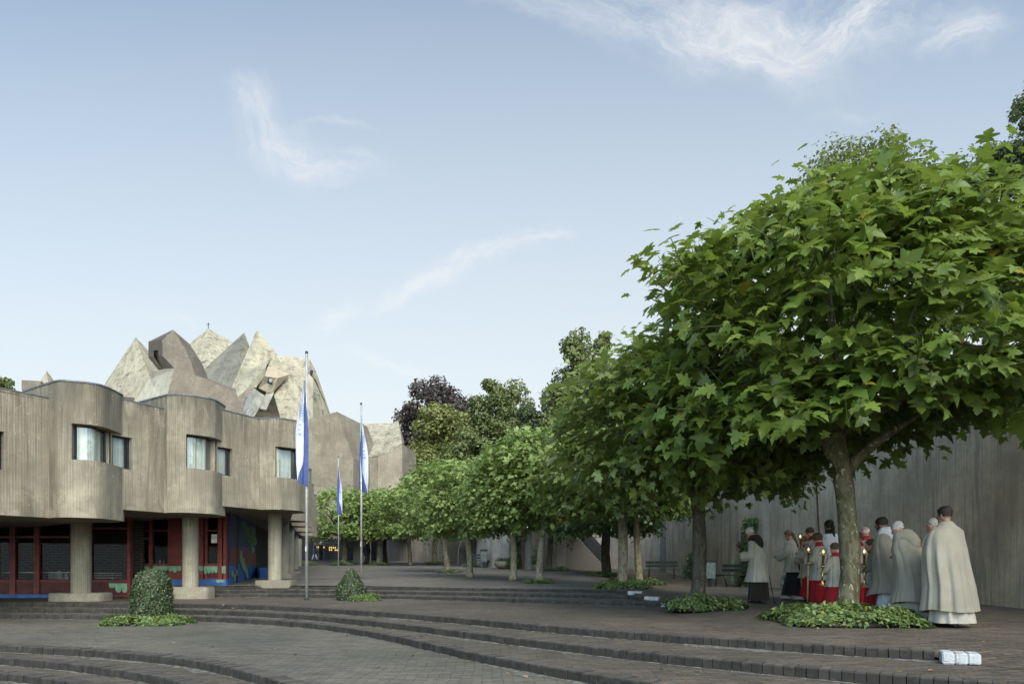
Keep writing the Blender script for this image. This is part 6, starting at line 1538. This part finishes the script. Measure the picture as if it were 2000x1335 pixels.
def cloud(px,py,rx,ry,deg,st,fib=None,fs=9,thr=(.26,.90)):
    mp=W.n('ShaderNodeMapping',vector_type='TEXTURE'); W.put(mp.inputs[0],wuv)
    mp.inputs['Location'].default_value=((px-1000)/F,(1102-py)/F,0); mp.inputs['Rotation'].default_value=(0,0,math.radians(deg)); mp.inputs['Scale'].default_value=(rx/F,ry/F,1)
    ln=W.n('ShaderNodeVectorMath',operation='LENGTH'); W.put(ln.inputs[0],mp.outputs[0])
    e=W.ramp(ln.outputs['Value'],1.08,.0)
    mr=W.n('ShaderNodeMapping',vector_type='TEXTURE'); W.put(mr.inputs[0],wuv); mr.inputs['Rotation'].default_value=(0,0,math.radians(deg if fib is None else fib)); mr.inputs['Scale'].default_value=(1/(fs*.7),1/(fs*2.0),1)
    nz=W.noise(mr.outputs[0],1.0,7,.72,.8)
    return W.math('MULTIPLY',W.math('MULTIPLY',e,W.ramp(nz,*thr)),st)
parts=[cloud(490,185,62,70,8,.62,-70,7),cloud(520,245,70,85,30,.72,-58,7),cloud(575,295,105,62,-32,.8,-38,7),cloud(665,318,135,36,-2,.72,-8,8),cloud(612,236,40,30,30,.5,40),cloud(680,235,80,12,-8,.35,0),
  cloud(930,510,230,36,24,.75,24,12),cloud(1080,455,70,14,12,.65,10,14),cloud(820,560,150,34,20,.55,22,12),cloud(650,620,120,36,38,.6,35,12),cloud(740,715,170,20,-14,.5,-12,12),cloud(330,605,150,22,-16,.4,-16,12),
  cloud(1330,45,360,110,-14,.85,-22,7),cloud(1650,35,330,120,8,.9,24,7,(.32,.8)),cloud(1890,60,110,70,25,.8,30,8),cloud(1480,110,200,60,-20,.5,-30,8),cloud(1060,10,200,50,-12,.4,-18,8),cloud(1640,205,130,24,-4,.2,0,9)]
acc=parts[0]
for p in parts[1:]: acc=W.math('ADD',acc,p)
acc=W.math('MULTIPLY',W.math('MINIMUM',W.math('MULTIPLY',acc,1.35),.85),W.ramp(sep.outputs[1],.12,.3))
haze=W.math('MULTIPLY',W.ramp(v,1.12,.12,False),.95)
c1=W.mix(haze,W.mix(1.0,sky.outputs[0],(1.36,1.50,1.44),'MULTIPLY'),HAZE)
c2=W.mix(W.math('MULTIPLY',acc,.8),c1,CLOUD)
# added fill: unseen sky behind the photographer brightened to light camera-facing sides
back=W.math('MULTIPLY_ADD',W.ramp(sep.outputs[1],.15,-.75),BACK_FILL,1.0)
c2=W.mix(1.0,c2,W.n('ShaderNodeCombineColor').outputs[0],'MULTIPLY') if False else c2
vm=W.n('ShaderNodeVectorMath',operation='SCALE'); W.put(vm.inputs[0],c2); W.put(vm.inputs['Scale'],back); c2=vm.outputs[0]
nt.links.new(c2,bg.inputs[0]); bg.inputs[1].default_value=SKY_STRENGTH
nt.links.new(bg.outputs[0],out.inputs[0])
sl=bpy.data.lights.new('sun','SUN'); sl.energy=SUN_E; sl.angle=math.radians(SUN_ANGLE); sl.color=(1,.93,.82)
so=bpy.data.objects.new('sun',sl); COL.objects.link(so)
sd=Vector((math.sin(SUN_AZ)*math.cos(SUN_EL),math.cos(SUN_AZ)*math.cos(SUN_EL),math.sin(SUN_EL)))
so.rotation_euler=(-sd).to_track_quat('-Z','Y').to_euler(); so.location=sd*60
scene.view_settings.view_transform='Standard'; scene.view_settings.look='None'; scene.view_settings.exposure=0; scene.view_settings.gamma=1
scene.cycles.use_denoising=True
scene.cycles.max_bounces=8; scene.cycles.transparent_max_bounces=12; scene.cycles.caustics_reflective=False; scene.cycles.caustics_refractive=False
w.cycles.sampling_method='MANUAL'; w.cycles.sample_map_resolution=256
